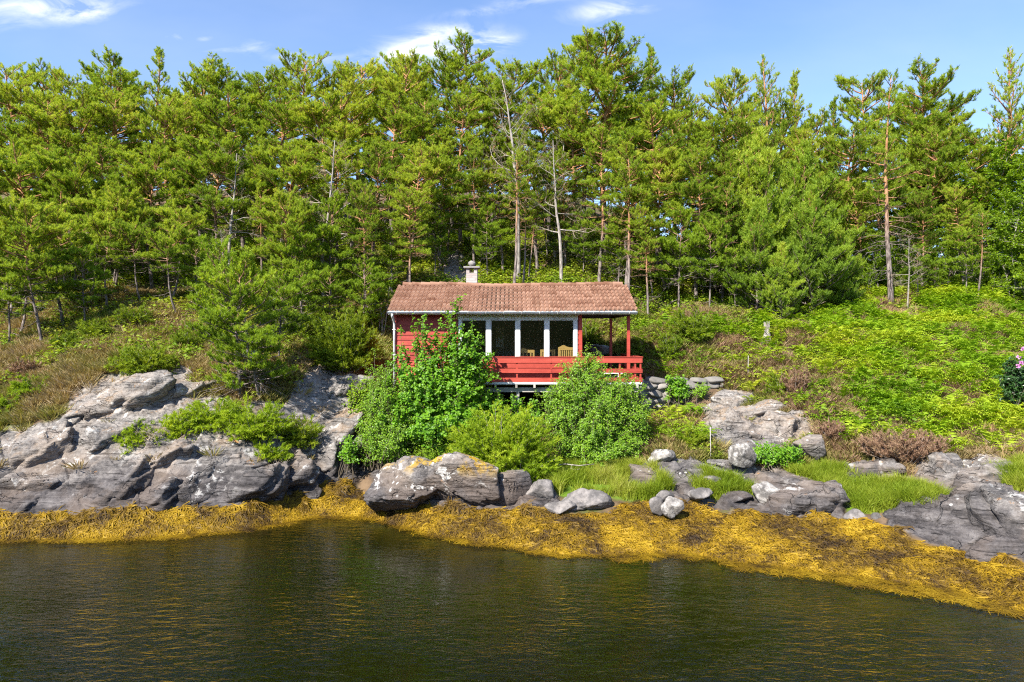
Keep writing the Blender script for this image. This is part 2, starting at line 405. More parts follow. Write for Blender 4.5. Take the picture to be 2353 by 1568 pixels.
# terrain: rock, heath soil, weed-covered shore, all by baked masks of what covers the ground
t = NT('ground'); p = t.pos(); rc, rh = rock_nodes(t)
soil = t.mix(t.step(t.noise(1.4, 5, p, 0.65), 0.35, 0.65), (0.070, 0.045, 0.028), (0.17, 0.115, 0.07))
soil = t.mix(t.math('MULTIPLY', t.step(t.noise(0.6, 5, p, 0.65), 0.44, 0.60), 0.85), soil, (0.085, 0.10, 0.022))
soil = t.mix(t.attr('fern'), soil, t.mix(t.step(t.noise(2.0, 4, p, 0.6), 0.42, 0.6), (0.30, 0.23, 0.085), (0.12, 0.20, 0.02)))
soil = t.mix(t.attr('grass'), soil, (0.10, 0.17, 0.015))
soil = t.mix(t.attr('litter'), soil, (0.46, 0.31, 0.20))
weed = t.mix(t.step(t.noise(2.2, 6, p, 0.7), 0.4, 0.6), (0.09, 0.055, 0.012), (0.26, 0.155, 0.012))
c = t.mix(t.attr('rock'), soil, rc); c = t.mix(t.attr('weed'), c, weed)
deep = t.step(t.xyz(p)[2], -0.25, -1.3)
c = t.mix(t.math('SUBTRACT', 1.0, t.step(t.xyz(p)[2], -0.30, 0.02)), c, t.mix(t.step(t.noise(0.9, 4, p, 0.6), 0.42, 0.62), (0.030, 0.022, 0.007), (0.10, 0.060, 0.014)))
hh = t.math('ADD', t.math('MULTIPLY', rh, t.attr('rock')), t.math('MULTIPLY', t.noise(6, 5, p, 0.7), 0.5))
t.bsdf(c, 0.9, 0.15, t.bump(hh, 0.9, 0.09)); M['ground'] = t.m

t = NT('sea_water')
p = t.pos()
w1 = t.noise(1.0, 3, t.mapping(p, (3.0, 6.5, 1), (0, 0, 0.16)), 0.6, 0.8); w2 = t.noise(1.0, 2, t.mapping(p, (8.0, 19, 1), (0, 0, -0.12)), 0.5)
w3 = t.noise(0.22, 2, p)
w0 = t.noise(1.0, 2, t.mapping(p, (1.3, 3.4, 1), (0, 0, 0.22)), 0.5, 0.6)
hgt = t.math('MULTIPLY', t.math('ADD', t.math('ADD', w1, t.math('MULTIPLY', w0, 0.9)), t.math('MULTIPLY', w2, 0.32)), t.math('ADD', 0.25, t.math('MULTIPLY', t.math('MULTIPLY', t.step(w3, 0.36, 0.60), t.math('ADD', 0.35, t.math('MULTIPLY', 0.65, t.step(t.xyz(p)[1], 15.0, 11.5)))), 0.72)))
bn = t.bump(hgt, 0.6, 0.062)
fr = t.schlick(bn, 0.024)
gl = t.n('ShaderNodeBsdfGlossy'); gl.inputs['Roughness'].default_value = 0.03; t.put(gl.inputs['Normal'], bn); gl.inputs['Color'].default_value = (1, 1, 1, 1)
tp = t.n('ShaderNodeBsdfTransparent'); tp.inputs[0].default_value = (0.62, 0.68, 0.42, 1)
df = t.n('ShaderNodeBsdfDiffuse'); df.inputs[0].default_value = (0.021, 0.026, 0.0045, 1)
m1 = t.n('ShaderNodeMixShader'); m1.inputs[0].default_value = 0.22; t.t.links.new(tp.outputs[0], m1.inputs[1]); t.t.links.new(df.outputs[0], m1.inputs[2])
m2 = t.n('ShaderNodeMixShader'); t.put(m2.inputs[0], fr); t.t.links.new(m1.outputs[0], m2.inputs[1]); t.t.links.new(gl.outputs[0], m2.inputs[2])
t.t.links.new(m2.outputs[0], t.out.inputs[0])
va = t.n('ShaderNodeVolumeAbsorption'); va.inputs['Color'].default_value = (0.40, 0.42, 0.06, 1); va.inputs['Density'].default_value = 0.85
t.t.links.new(va.outputs[0], t.out.inputs['Volume']); M['water'] = t.m

M['pine'] = foliage_mat('pine_needles', [(0.110, 0.185, 0.020), (0.250, 0.370, 0.032), (0.41, 0.510, 0.050), (0.55, 0.580, 0.090)], 0.50, rnd=0.40)
M['pine_blue'] = foliage_mat('young_pine_needles', [(0.13, 0.225, 0.028), (0.27, 0.40, 0.04), (0.43, 0.53, 0.06), (0.62, 0.62, 0.12)], 0.50, rnd=0.25)
M['pine_front'] = foliage_mat('front_pine_needles', [(0.13, 0.220, 0.020), (0.29, 0.42, 0.032), (0.49, 0.58, 0.052)], 0.50, rnd=0.25)
M['twig_dry'] = foliage_mat('dry_twigs', [(0.20, 0.15, 0.11), (0.33, 0.26, 0.18), (0.40, 0.33, 0.22)], 0.1)
M['juniper'] = foliage_mat('juniper_needles', [(0.16, 0.26, 0.014), (0.33, 0.455, 0.026), (0.53, 0.62, 0.055)], 0.52, rnd=0.3)
M['juniper_dark'] = foliage_mat('dark_juniper_needles', [(0.11, 0.18, 0.014), (0.23, 0.32, 0.020), (0.39, 0.44, 0.034)], 0.45, rnd=0.3)
M['leaf'] = foliage_mat('hazel_leaves', [(0.09, 0.230, 0.010), (0.19, 0.385, 0.014), (0.33, 0.52, 0.024)], 0.45, 0.42, 0.4, rnd=0.1)
M['leaf_small'] = foliage_mat('willow_leaves', [(0.13, 0.270, 0.014), (0.255, 0.43, 0.026), (0.43, 0.56, 0.075)], 0.45, 0.40, 0.45, rnd=0.1)
M['leaf_tree'] = foliage_mat('birch_leaves', [(0.11, 0.21, 0.010), (0.22, 0.35, 0.014), (0.34, 0.44, 0.024)], 0.42, rnd=0.3)
M['under'] = foliage_mat('bilberry_leaves', [(0.070, 0.160, 0.010), (0.175, 0.285, 0.016), (0.32, 0.375, 0.026), (0.30, 0.22, 0.09)], 0.42, nscale=0.5)
M['fern'] = foliage_mat('bracken_fronds', [(0.10, 0.210, 0.010), (0.235, 0.385, 0.014), (0.42, 0.50, 0.030), (0.62, 0.53, 0.16)], 0.45, nscale=0.5)
M['heather'] = foliage_mat('heather_twigs', [(0.15, 0.195, 0.025), (0.30, 0.255, 0.085), (0.36, 0.245, 0.165), (0.47, 0.345, 0.275)], 0.25, nscale=0.55)
M['heather_brown'] = foliage_mat('brown_heather_twigs', [(0.17, 0.100, 0.060), (0.29, 0.175, 0.115), (0.33, 0.25, 0.13)], 0.2)
M['straw'] = foliage_mat('dry_grass', [(0.34, 0.22, 0.10), (0.50, 0.355, 0.17), (0.60, 0.48, 0.28)], 0.3)
M['grass'] = foliage_mat('shore_grass_blades', [(0.10, 0.180, 0.010), (0.200, 0.285, 0.016), (0.33, 0.38, 0.040), (0.48, 0.42, 0.16)], 0.45, nscale=0.9)
M['rhodo'] = foliage_mat('rhododendron_leaves', [(0.025, 0.065, 0.015), (0.045, 0.110, 0.020), (0.08, 0.16, 0.03)], 0.25, 0.35, 0.5)
t = NT('pink_petals'); t.bsdf((0.60, 0.24, 0.52), 0.6); M['petal'] = t.m

t = NT('seaweed_fronds'); p = t.pos()
f = t.math('ADD', t.math('MULTIPLY', t.attr('tint'), 0.42), t.math('MULTIPLY', t.noise(1.5, 6, p, 0.72), 0.98))
c = t.ramp(f, [(0.40, (0.030, 0.020, 0.013)), (0.53, (0.085, 0.050, 0.014)), (0.66, (0.175, 0.105, 0.011)), (0.81, (0.305, 0.185, 0.010)), (0.98, (0.43, 0.285, 0.022))])
a_ = t.bsdf(c, 0.55, 0.15, finish=False); tr = t.n('ShaderNodeBsdfTranslucent'); t.put(tr.inputs[0], c)
mx = t.n('ShaderNodeMixShader'); mx.inputs[0].default_value = 0.25; t.t.links.new(a_, mx.inputs[1]); t.t.links.new(tr.outputs[0], mx.inputs[2]); t.t.links.new(mx.outputs[0], t.out.inputs[0]); M['weed'] = t.m

t = NT('pine_bark'); o = t.obj(); zo = t.xyz(o)[2]
n = t.noise(3.0, 5, t.mapping(o, (3, 3, 0.8)), 0.65)
low = t.mix(t.step(n, 0.38, 0.62), (0.085, 0.065, 0.058), (0.27, 0.225, 0.205)); up_ = t.mix(t.step(n, 0.35, 0.65), (0.26, 0.125, 0.060), (0.46, 0.25, 0.135))
c = t.mix(t.step(t.math('ADD', zo, t.math('MULTIPLY', n, 2.5)), 4.0, 8.5), low, up_)
t.bsdf(c, 0.9, 0.1, t.bump(n, 0.6, 0.05)); M['bark'] = t.m
t = NT('grey_bark'); o = t.obj(); n = t.noise(3.0, 5, t.mapping(o, (3, 3, 0.7)), 0.65)
t.bsdf(t.mix(t.step(n, 0.36, 0.64), (0.13, 0.11, 0.10), (0.40, 0.36, 0.33)), 0.9, 0.1, t.bump(n, 0.6, 0.04)); M['bark_grey'] = t.m
t = NT('bleached_wood'); o = t.obj(); n = t.noise(4.0, 5, t.mapping(o, (3, 3, 0.7)), 0.65)
t.bsdf(t.mix(t.step(n, 0.36, 0.64), (0.17, 0.145, 0.125), (0.40, 0.36, 0.32)), 0.9, 0.1, t.bump(n, 0.6, 0.03)); M['dead'] = t.m

# cabin
t = NT('red_paint'); o = t.pos(); n = t.noise(1.3, 6, t.mapping(o, (1.2, 3, 22)), 0.7); n2 = t.noise(1.1, 7, o, 0.75)
c = t.mix(t.step(t.math('ADD', t.math('MULTIPLY', n, 0.45), t.math('ADD', t.math('MULTIPLY', n2, 0.45), t.math('MULTIPLY', t.attr('tint'), 0.22))), 0.30, 0.82), (0.21, 0.017, 0.011), (0.51, 0.082, 0.054))
wr = t.step(t.noise(3.0, 7, t.mapping(o, (1.0, 2, 7)), 0.8), 0.62, 0.72)
c = t.mix(t.math('MULTIPLY', wr, 0.35), c, (0.50, 0.16, 0.125))
t.bsdf(c, 0.55, 0.35, t.bump(n, 0.35, 0.01)); M['red'] = t.m
t = NT('white_paint'); o = t.pos(); n = t.noise(2.5, 6, o, 0.7)
t.bsdf(t.mix(t.step(n, 0.35, 0.65), (0.52, 0.52, 0.51), (0.72, 0.72, 0.715)), 0.45, 0.4); M['white'] = t.m
M['grey_wood'] = wood_mat('weathered_boards', (0.20, 0.18, 0.16), (0.50, 0.47, 0.43))
M['dark_wood'] = wood_mat('dark_stained_boards', (0.030, 0.018, 0.012), (0.070, 0.042, 0.026))
M['pine_wood'] = wood_mat('varnished_pine', (0.42, 0.24, 0.07), (0.62, 0.40, 0.14), 0.4)
M['room_wood'] = wood_mat('interior_panelling', (0.15, 0.100, 0.068), (0.27, 0.185, 0.125), 0.6, (1.5, 6, 22))
t = NT('terracotta_tile'); o = t.pos()
c = t.mix(t.attr('tint'), (0.16, 0.074, 0.045), (0.32, 0.182, 0.125))
c = t.mix(t.math('MULTIPLY', t.step(t.noise(3.5, 6, o, 0.7), 0.45, 0.7), 0.45), c, (0.37, 0.235, 0.16))
mo = t.math('MULTIPLY', t.step(t.noise(4.2, 6, o, 0.75), 0.60, 0.66), t.step(t.noise(0.5, 2, o), 0.36, 0.62))
c = t.mix(t.math('MULTIPLY', mo, 0.9), c, (0.045, 0.030, 0.018))
c = t.mix(t.math('MULTIPLY', t.step(t.noise(13, 3, o), 0.66, 0.70), 0.6), c, (0.06, 0.045, 0.02))
t.bsdf(c, 0.85, 0.15, t.bump(t.noise(22, 4, o), 0.3, 0.01)); M['tile'] = t.m
t = NT('chimney_brick'); o = t.pos()
bt = t.n('ShaderNodeTexBrick'); mp = t.mapping(o, (1, 1, 1), (R(90), 0, 0)); t.put(bt.inputs['Vector'], mp); bt.inputs['Scale'].default_value = 1.0
bt.inputs['Brick Width'].default_value = 0.23; bt.inputs['Row Height'].default_value = 0.085; bt.inputs['Mortar Size'].default_value = 0.010
bt.inputs['Color1'].default_value = (0.44, 0.40, 0.37, 1); bt.inputs['Color2'].default_value = (0.36, 0.27, 0.24, 1); bt.inputs['Mortar'].default_value = (0.24, 0.22, 0.21, 1)
t.bsdf(t.mix(t.math('MULTIPLY', t.noise(9, 4, o), 0.5), bt.outputs[0], (0.5, 0.48, 0.46)), 0.9, 0.1); M['brick'] = t.m
t = NT('slate_slab'); t.bsdf(t.mix(t.noise(8, 5, t.pos()), (0.16, 0.15, 0.14), (0.38, 0.36, 0.34)), 0.8, 0.2); M['slab'] = t.m
t = NT('window_glass')
gl = t.n('ShaderNodeBsdfGlossy'); gl.inputs['Roughness'].default_value = 0.0; tp = t.n('ShaderNodeBsdfTransparent'); tp.inputs[0].default_value = (0.86, 0.88, 0.87, 1)
fr = t.schlick(); m1 = t.n('ShaderNodeMixShader'); t.put(m1.inputs[0], fr)
t.t.links.new(tp.outputs[0], m1.inputs[1]); t.t.links.new(gl.outputs[0], m1.inputs[2]); t.t.links.new(m1.outputs[0], t.out.inputs[0]); M['glass'] = t.m
t = NT('wall_stone'); o = t.pos(); t.bsdf(t.mix(t.math('ADD', t.math('MULTIPLY', t.attr('tint'), 0.6), t.math('MULTIPLY', t.noise(6, 5, o), 0.5)), (0.10, 0.094, 0.088), (0.30, 0.275, 0.25)), 0.9, 0.15, t.bump(t.noise(8, 5, o, 0.7), 0.6, 0.04)); M['stone'] = t.m
t = NT('paper'); t.bsdf((0.75, 0.74, 0.70), 0.7); M['paper'] = t.m
t = NT('dark_fabric'); t.bsdf((0.05, 0.06, 0.06), 0.9); M['fabric'] = t.m

t = NT('shrub_stems'); t.bsdf(t.mix(t.noise(9, 3, t.obj()), (0.05, 0.04, 0.03), (0.16, 0.13, 0.09)), 0.85, 0.15); M['stem'] = t.m
t = NT('far_wood'); t.bsdf(t.mix(t.noise(0.08, 6, t.pos(), 0.7), (0.02, 0.035, 0.008), (0.06, 0.09, 0.02)), 0.9, 0.1); M['far'] = t.m

# ================================================================ terrain
# waterline depth and bank profiles down sight lines: (photo column, waterline depth, [(depth, height), ...])
SECT = [
 (-1100, 15.0, [(16.2, .6), (18.5, 2.0), (22, 3.6), (26, 4.9), (31, 6.7), (38, 9.4), (46, 12.6), (62, 19), (74, 20)]),
 (0,    16.8, [(17.8, .55), (18.9, 1.5), (20.2, 2.4), (22.5, 3.8), (26, 4.9), (31, 6.7), (37, 9.15), (46, 12.8), (62, 19), (74, 20)]),
 (300,  16.9, [(17.9, .55), (18.7, 1.3), (20.2, 2.9), (21.6, 3.75), (24, 4.6), (29, 6.3), (34, 8.3), (46, 12.8), (62, 19), (74, 20)]),
 (560,  17.7, [(18.5, .6), (19.4, 1.6), (20.5, 2.45), (21.3, 3.05), (22.8, 3.9), (27, 5.3), (31, 7.1), (36, 9.1), (46, 12.8), (62, 19), (74, 20)]),
 (720,  19.0, [(20.1, .55), (20.8, 1.3), (21.8, 2.3), (22.8, 3.5), (24.2, 4.15), (28, 5.4), (32, 7.0), (37, 9.2), (46, 12.8), (62, 19), (74, 20)]),
 (830,  19.0, [(20.4, .5), (20.9, .8), (21.8, 1.3), (22.8, 2.6), (24.2, 3.6), (28, 5.0), (30, 6.3), (32, 7.2), (37, 9.3), (46, 12.8), (62, 19), (74, 20)]),
 (1000, 17.2, [(18.6, .55), (20, .95), (21, 1.3), (22.5, 1.9), (23.5, 2.2), (25, 2.5), (27.4, 3.3), (28.4, 4.3), (30, 5.9), (32, 7.5), (37, 9.6), (46, 13), (62, 19), (74, 20)]),
 (1300, 15.6, [(17.8, .60), (18.3, .78), (20.4, .98), (21.5, 1.4), (23.5, 2.1), (25, 2.4), (27.4, 3.4), (28.4, 4.4), (30, 5.8), (32, 7.4), (37, 9.6), (46, 12.9), (62, 18.5), (74, 19)]),
 (1420, 15.6, [(17.8, .58), (18.4, .8), (20.3, 1.0), (21.5, 1.4), (23.5, 2.0), (24.6, 2.4), (25.6, 3.2), (26.5, 3.45), (28.0, 4.4), (30, 5.7), (32, 7.0), (37, 9.2), (46, 12.6), (62, 17), (74, 17)]),
 (1560, 15.8, [(17.6, .52), (18.6, .85), (19.8, 1.16), (21.3, 1.85), (22.5, 2.2), (24.3, 2.45), (24.9, 2.6), (25.6, 3.55), (26.2, 4.0), (28, 5.3), (31, 6.2), (35, 8.0), (46, 11.4), (62, 13)]),
 (1690, 15.2, [(17.2, .53), (18.4, .86), (19.6, 1.18), (21.2, 1.95), (22.6, 2.35), (24.4, 2.75), (25.0, 2.95), (25.7, 3.65), (26.3, 4.1), (28, 5.2), (31, 6.2), (34, 7.2), (43, 9.6), (50, 10.5), (65, 13)]),
 (1900, 14.5, [(16.8, .54), (18.2, .86), (19.5, 1.2), (21, 2.0), (23.5, 3.1), (26.5, 4.6), (30, 6.1), (33, 6.85), (40, 8), (48, 9.5), (65, 13)]),
 (2200, 13.4, [(15.3, .5), (17, .98), (18.4, 1.35), (19.5, 1.75), (23, 3.2), (27, 4.95), (32, 6.75), (36, 7.7), (45, 9), (62, 12.5)]),
 (2353, 12.3, [(13.9, .5), (15.6, 1.15), (17.5, 1.6), (19, 1.85), (22.5, 3.2), (27, 4.95), (32, 6.6), (45, 9), (62, 12.5)]),
 (3500, 8.5, [(9.8, .5), (12, 1.1), (15, 1.9), (20, 3.0), (27, 5.0), (32, 6.6), (45, 9), (62, 12.5)]),
]
_su = np.array([(s[0] - CX) / F for s in SECT]); _sw = np.array([s[1] for s in SECT])
_tt = np.concatenate([np.arange(-14, 0, .25), np.arange(0, 34, .1), np.arange(34, 76, 1.0)])
_prof = []
for (px_, wl, pts) in SECT:
    sl = 0.16 if px_ > 1800 else (0.34 if px_ < 900 else 0.24)
    d = np.array([-14, -9, -3.5, -1.0, 0] + [p_[0] - wl for p_ in pts] + [90])
    h = np.array([-5.4, -4.6, -3.5 * sl / .34 - .3, -1.0 * sl - .05, 0] + [p_[1] for p_ in pts] + [pts[-1][1] - 6])
    z_ = np.interp(_tt, d, h); k = 5
    zp = np.pad(z_, k, mode='edge'); z_ = np.convolve(zp, np.ones(2 * k + 1) / (2 * k + 1), 'same')[k:-k]
    _prof.append(z_)
_prof = np.array(_prof)
def wl_at(u): return np.interp(u, _su, _sw)
def base_z(u, Y):
    u = np.clip(np.asarray(u, float), _su[0], _su[-1]); t = np.clip(Y - wl_at(u), -14, 74)
    j = np.clip(np.searchsorted(_su, u) - 1, 0, len(_su) - 2); f = (u - _su[j]) / (_su[j + 1] - _su[j]); f = np.clip(f, 0, 1); f = f * f * (3 - 2 * f) * .6 + f * .4
    k = np.clip(np.searchsorted(_tt, t) - 1, 0, len(_tt) - 2); g = (t - _tt[k]) / (_tt[k + 1] - _tt[k])
    a = _prof[j, k] * (1 - g) + _prof[j, k + 1] * g; b = _prof[j + 1, k] * (1 - g) + _prof[j + 1, k + 1] * g
    return a * (1 - f) + b * f

# what covers the ground, as patches (photo columns and rows that the patch covers on the slope)
ROCK = [
 [(-500, 1000), (0, 985), (60, 990), (140, 975), (165, 905), (250, 865), (330, 845), (400, 828), (445, 850), (450, 905), (560, 935), (660, 925), (680, 855), (740, 828), (780, 850), (810, 900), (835, 960), (850, 1080), (800, 1140), (640, 1170), (300, 1195), (-500, 1200)],
 [(1600, 970), (1660, 930), (1760, 940), (1868, 950), (1875, 1000), (1800, 1040), (1690, 1045), (1620, 1015)],
 [(1640, 905), (1700, 890), (1745, 915), (1700, 945), (1640, 935)],
 [(1455, 1095), (1500, 1062), (1620, 1050), (1800, 1075), (1850, 1110), (1900, 1140), (1945, 1150), (1945, 1200), (1800, 1190), (1600, 1175), (1520, 1145)],
 [(1900, 1080), (1965, 1065), (2110, 1110), (2080, 1062), (2300, 1050), (2500, 1120), (4200, 1250), (4200, 1620), (2420, 1310), (2250, 1280), (2100, 1245), (2035, 1210), (2060, 1160), (2160, 1150)],
 [(850, 1060), (930, 1060), (1270, 1100), (1290, 1180), (1100, 1190), (860, 1140)],
 [(1010, 600), (1040, 575), (1075, 600), (1070, 645), (1020, 640)],
]
GRASS = [
 [(1225, 1082), (1300, 1076), (1480, 1078), (1545, 1135), (1500, 1150), (1400, 1143), (1285, 1143), (1240, 1112)],
 [(1585, 1103), (1640, 1103), (1735, 1135), (1650, 1150), (1600, 1130)],
 [(1805, 1092), (1860, 1080), (1930, 1085), (2040, 1120), (2170, 1145), (2165, 1168), (2060, 1182), (1950, 1182), (1940, 1150), (1880, 1115)],
 [(2280, 1088), (2353, 1068), (2600, 1080), (2600, 1130), (2330, 1128)],
]
FERN = [[(1500, 755), (1580, 735), (1700, 765), (1850, 725), (1960, 690), (2900, 690), (2900, 1020), (2200, 1010), (2080, 965), (1980, 935), (1900, 860), (1800, 800), (1640, 790)]]
LITTER = [[(690, 850), (740, 832), (775, 850), (800, 900), (760, 945), (700, 925)]]
WEED_TOP = [(-1100, 1180), (0, 1176), (300, 1178), (480, 1165), (640, 1148), (700, 1120), (790, 1105), (850, 1130), (1000, 1168), (1100, 1185), (1200, 1175), (1260, 1182), (1400, 1182), (1500, 1150), (1600, 1168), (1700, 1182), (1800, 1188), (1950, 1198), (2040, 1218), (2110, 1245), (2250, 1282), (2353, 1305), (3500, 1520)]
_wx = np.array([a for a, b in WEED_TOP], float); _wy = np.array([b for a, b in WEED_TOP], float)
def to_px(X, Y, Z): return CX + X / Y * F, HY + (CAM_Z - Z) / Y * F
def anyp(polys, x, y):
    r = np.zeros(np.shape(x), bool)
    for p_ in polys: r |= pip(p_, x, y)
    return r

def joints(P):
    """two sets of steep joints break the rock into blocks, each standing a little proud or back"""
    q = P + .22 * np.stack([fbm(P * .7, 3, 140), fbm(P * .7, 3, 143), fbm(P * .7, 3, 146)], -1); r = 0.0; c = []
    for n_, per in ((nrm(np.array([.72, .55, .42])), 1.05), (nrm(np.array([-.35, .75, -.55])), .80)):
        w_ = (q @ n_) / per; f_ = np.abs(w_ - np.floor(w_) - .5) * 2; c.append(np.floor(w_).astype(np.int64)); r = r - .055 * sstep(.88, .985, f_)
    return r + .13 * (_h(c[0], c[1], c[0] * 0, 77) - .5)
_us = np.concatenate([np.linspace(-1.45, -.80, 40, endpoint=False), np.linspace(-.80, .80, 760), np.linspace(.80, 1.45, 41)[1:]])
_ys = np.concatenate([[-40, -20, 0], np.linspace(6, 12, 16, endpoint=False), np.linspace(12, 26, 330, endpoint=False), np.linspace(26, 50, 150, endpoint=False), 50 * 1.16 ** np.arange(0, 29)])
UU, YY = np.meshgrid(_us, _ys)
XX = UU * np.maximum(YY, 6.0)
ZB = base_z(UU, YY)
far = sstep(75, 240, YY); ZB = ZB * (1 - far) + far * (2.0 + 6 * fbm(np.stack([XX * .004, YY * .004, XX * 0], -1), 3, 4))
PX, PY = to_px(XX, np.maximum(YY, 6), ZB)
Pn = np.stack([XX, YY, ZB], -1)
wob = 14 * fbm(Pn * 1.3, 3, 21); wob2 = 14 * fbm(Pn * 1.3 + 40, 3, 22)
near = (YY > 8) & (YY < 70)
rock = (anyp(ROCK, PX + wob, PY + wob2) & near).astype(float)
grass = (anyp(GRASS, PX + wob * .5, PY + wob2 * .5) & near).astype(float)
fern = (anyp(FERN, PX + wob * 2, PY + wob2 * 2) & near).astype(float)
litter = (anyp(LITTER, PX + wob, PY + wob2) & near).astype(float) * sstep(-.1, .2, fbm(Pn * 2.1, 4, 31))
weed = ((PY > np.interp(PX, _wx, _wy) + 1.2 * wob2) & (ZB > -.10 + .10 * wob / 14) & (ZB < .95) & near).astype(float)
def blur(a, k=1):
    for _ in range(k):
        p_ = np.pad(a, 1, mode='edge'); a = (p_[:-2, 1:-1] + p_[2:, 1:-1] + p_[1:-1, :-2] + p_[1:-1, 2:] + 2 * p_[1:-1, 1:-1]) / 6
    return a
rock = blur(rock, 2); weed = blur(weed, 1); grass = blur(grass, 2); fern = blur(fern, 4)
# relief: tilted slabs of bedrock, hummocks of heath, mounds of weed
def strata(P, s=0):
    q = P + 0.35 * np.stack([fbm(P * .9, 3, 40 + s), fbm(P * .9, 3, 43 + s), fbm(P * .9, 3, 46 + s)], -1)
    n1 = nrm(np.array([-.62, -.28, .73])); w_ = (q @ n1) / .42; w_ = w_ + .35 * fbm(q * .5, 2, 49); fr_ = w_ - np.floor(w_)
    a = _h(np.floor(w_).astype(np.int64), np.zeros(w_.shape, np.int64), np.floor((q @ nrm(np.array([.8, .3, .5]))) / 1.9).astype(np.int64), 9)
    saw = np.where(fr_ < .82, fr_ / .82, (1 - fr_) / .18)
    return saw * (.35 + a)
relief = rock * (.17 * strata(Pn) - .10 + .14 * ridged(Pn * .55, 4, 60) + .05 * fbm(Pn * 3.1, 3, 63) + .8 * joints(Pn))
lowk = sstep(.1, 1.0, ZB)
heath = (1 - rock) * (1 - weed) * near * lowk
relief = relief + heath * ((.16 + .10 * (UU > .3)) * fbm(Pn * .9, 4, 70) + .06 * fbm(Pn * 3.5, 2, 72)) * (1 - .75 * grass)
relief = relief + (1 - rock) * (YY > 26) * (YY < 60) * .45 * fbm(Pn * .33, 3, 75)
relief = relief + weed * (.08 * fbm(Pn * 1.2, 4, 80) + .03 * np.abs(fbm(Pn * 4, 2, 82)))
ZZ = ZB + relief * np.where((YY > 8) & (YY < 60), 1, 0)
# level shelf under the cabin's back half and the porch terrace
under = sstep(.6, 0, np.maximum(np.abs(XX - .1) - 4.4, 0)) * sstep(.3, 0, np.maximum(np.abs(YY - 25.3) - 2.3, 0))
ZZ = np.where(under > 0, ZZ * (1 - under) + np.minimum(ZZ, 3.28) * under, ZZ)
nr, nc = ZZ.shape
_V = np.stack([XX, YY, ZZ], -1).reshape(-1, 3)
ii, jj = np.meshgrid(np.arange(nr - 1), np.arange(nc - 1), indexing='ij'); _a = (ii * nc + jj).ravel()
_T = np.stack([_a, _a + 1, _a + nc + 1, _a + nc], -1)
me = tri_mesh('ground', _V, _T, M['ground'], {'rock': rock, 'weed': weed, 'grass': grass, 'fern': fern, 'litter': litter}, True)
tag(mesh_obj('ground', me), 'rocky heath slope rising from the shore into the pine wood', 'ground', kind='structure')
seabed = Bag(); seabed.box(-900, 900, -900, 60, -9, -8.2); tag(seabed.build('seabed', M['ground']), 'dark sea floor under the bay', 'seabed', kind='structure')
# wooded hills on the other side of the bay, behind the camera; only mirrored in the panes
_fu, _fv = np.meshgrid(np.linspace(-1, 1, 90), np.linspace(0, 1, 24)); _fx = _fu * 900; _fy = -260 - 500 * _fv - 60 * np.abs(_fu)
_fz = -3 + 95 * np.sin(_fv * math.pi * .62) ** .8 * (1 + .45 * fbm(np.stack([_fx * .006, _fy * .006, _fx * 0], -1), 4, 8)) + 6 * fbm(np.stack([_fx * .05, _fy * .05, _fx * 0], -1), 3, 9) * (_fv > .02)
_i, _j = np.meshgrid(np.arange(23), np.arange(89), indexing='ij'); _a = (_i * 90 + _j).ravel()
tag(mesh_obj('far_hills', tri_mesh('far_hills', np.stack([_fx, _fy, _fz], -1).reshape(-1, 3), np.stack([_a, _a + 90, _a + 91, _a + 1], -1), M['far'], None, True)), 'dark wooded hills across the bay', 'hills', kind='structure')
sea = Bag(); sea.box(-800, 800, -800, 24, -8, 0.0); tag(sea.build('water', M['water']), 'dark rippled sea water of the bay', 'water', kind='structure')

def samp(G, X, Y):
    Y = np.asarray(Y, float); u = np.asarray(X, float) / np.maximum(Y, 6)
    j = np.clip(np.searchsorted(_us, u) - 1, 0, nc - 2); f = np.clip((u - _us[j]) / (_us[j + 1] - _us[j]), 0, 1)
    i = np.clip(np.searchsorted(_ys, Y) - 1, 0, nr - 2); g = np.clip((Y - _ys[i]) / (_ys[i + 1] - _ys[i]), 0, 1)
    return (G[i, j] * (1 - f) + G[i, j + 1] * f) * (1 - g) + (G[i + 1, j] * (1 - f) + G[i + 1, j + 1] * f) * g
def gz(X, Y): return samp(ZZ, X, Y)
def gz1(x, y): return float(gz(np.array([x]), np.array([y]))[0])
def hit(px_, py_):
    """world point of the ground along a photo sight line"""
    D = np.linspace(9, 60, 1200); z = gz((px_ - CX) / F * D, D); y = HY + (CAM_Z - z) / D * F
    k = np.nonzero(y <= py_)[0]; D0 = D[k[0]] if len(k) else 45.0
    return np.array([(px_ - CX) / F * D0, D0, gz1((px_ - CX) / F * D0, D0)])
def sample_ground(n, u0, u1, y0, y1, rng):
    Y = np.sqrt(rng.random(n) * (y1 ** 2 - y0 ** 2) + y0 ** 2); u = rng.uniform(u0, u1, n); X = u * Y; Z = gz(X, Y); px_, py_ = to_px(X, Y, Z)
    return X, Y, Z, px_, py_

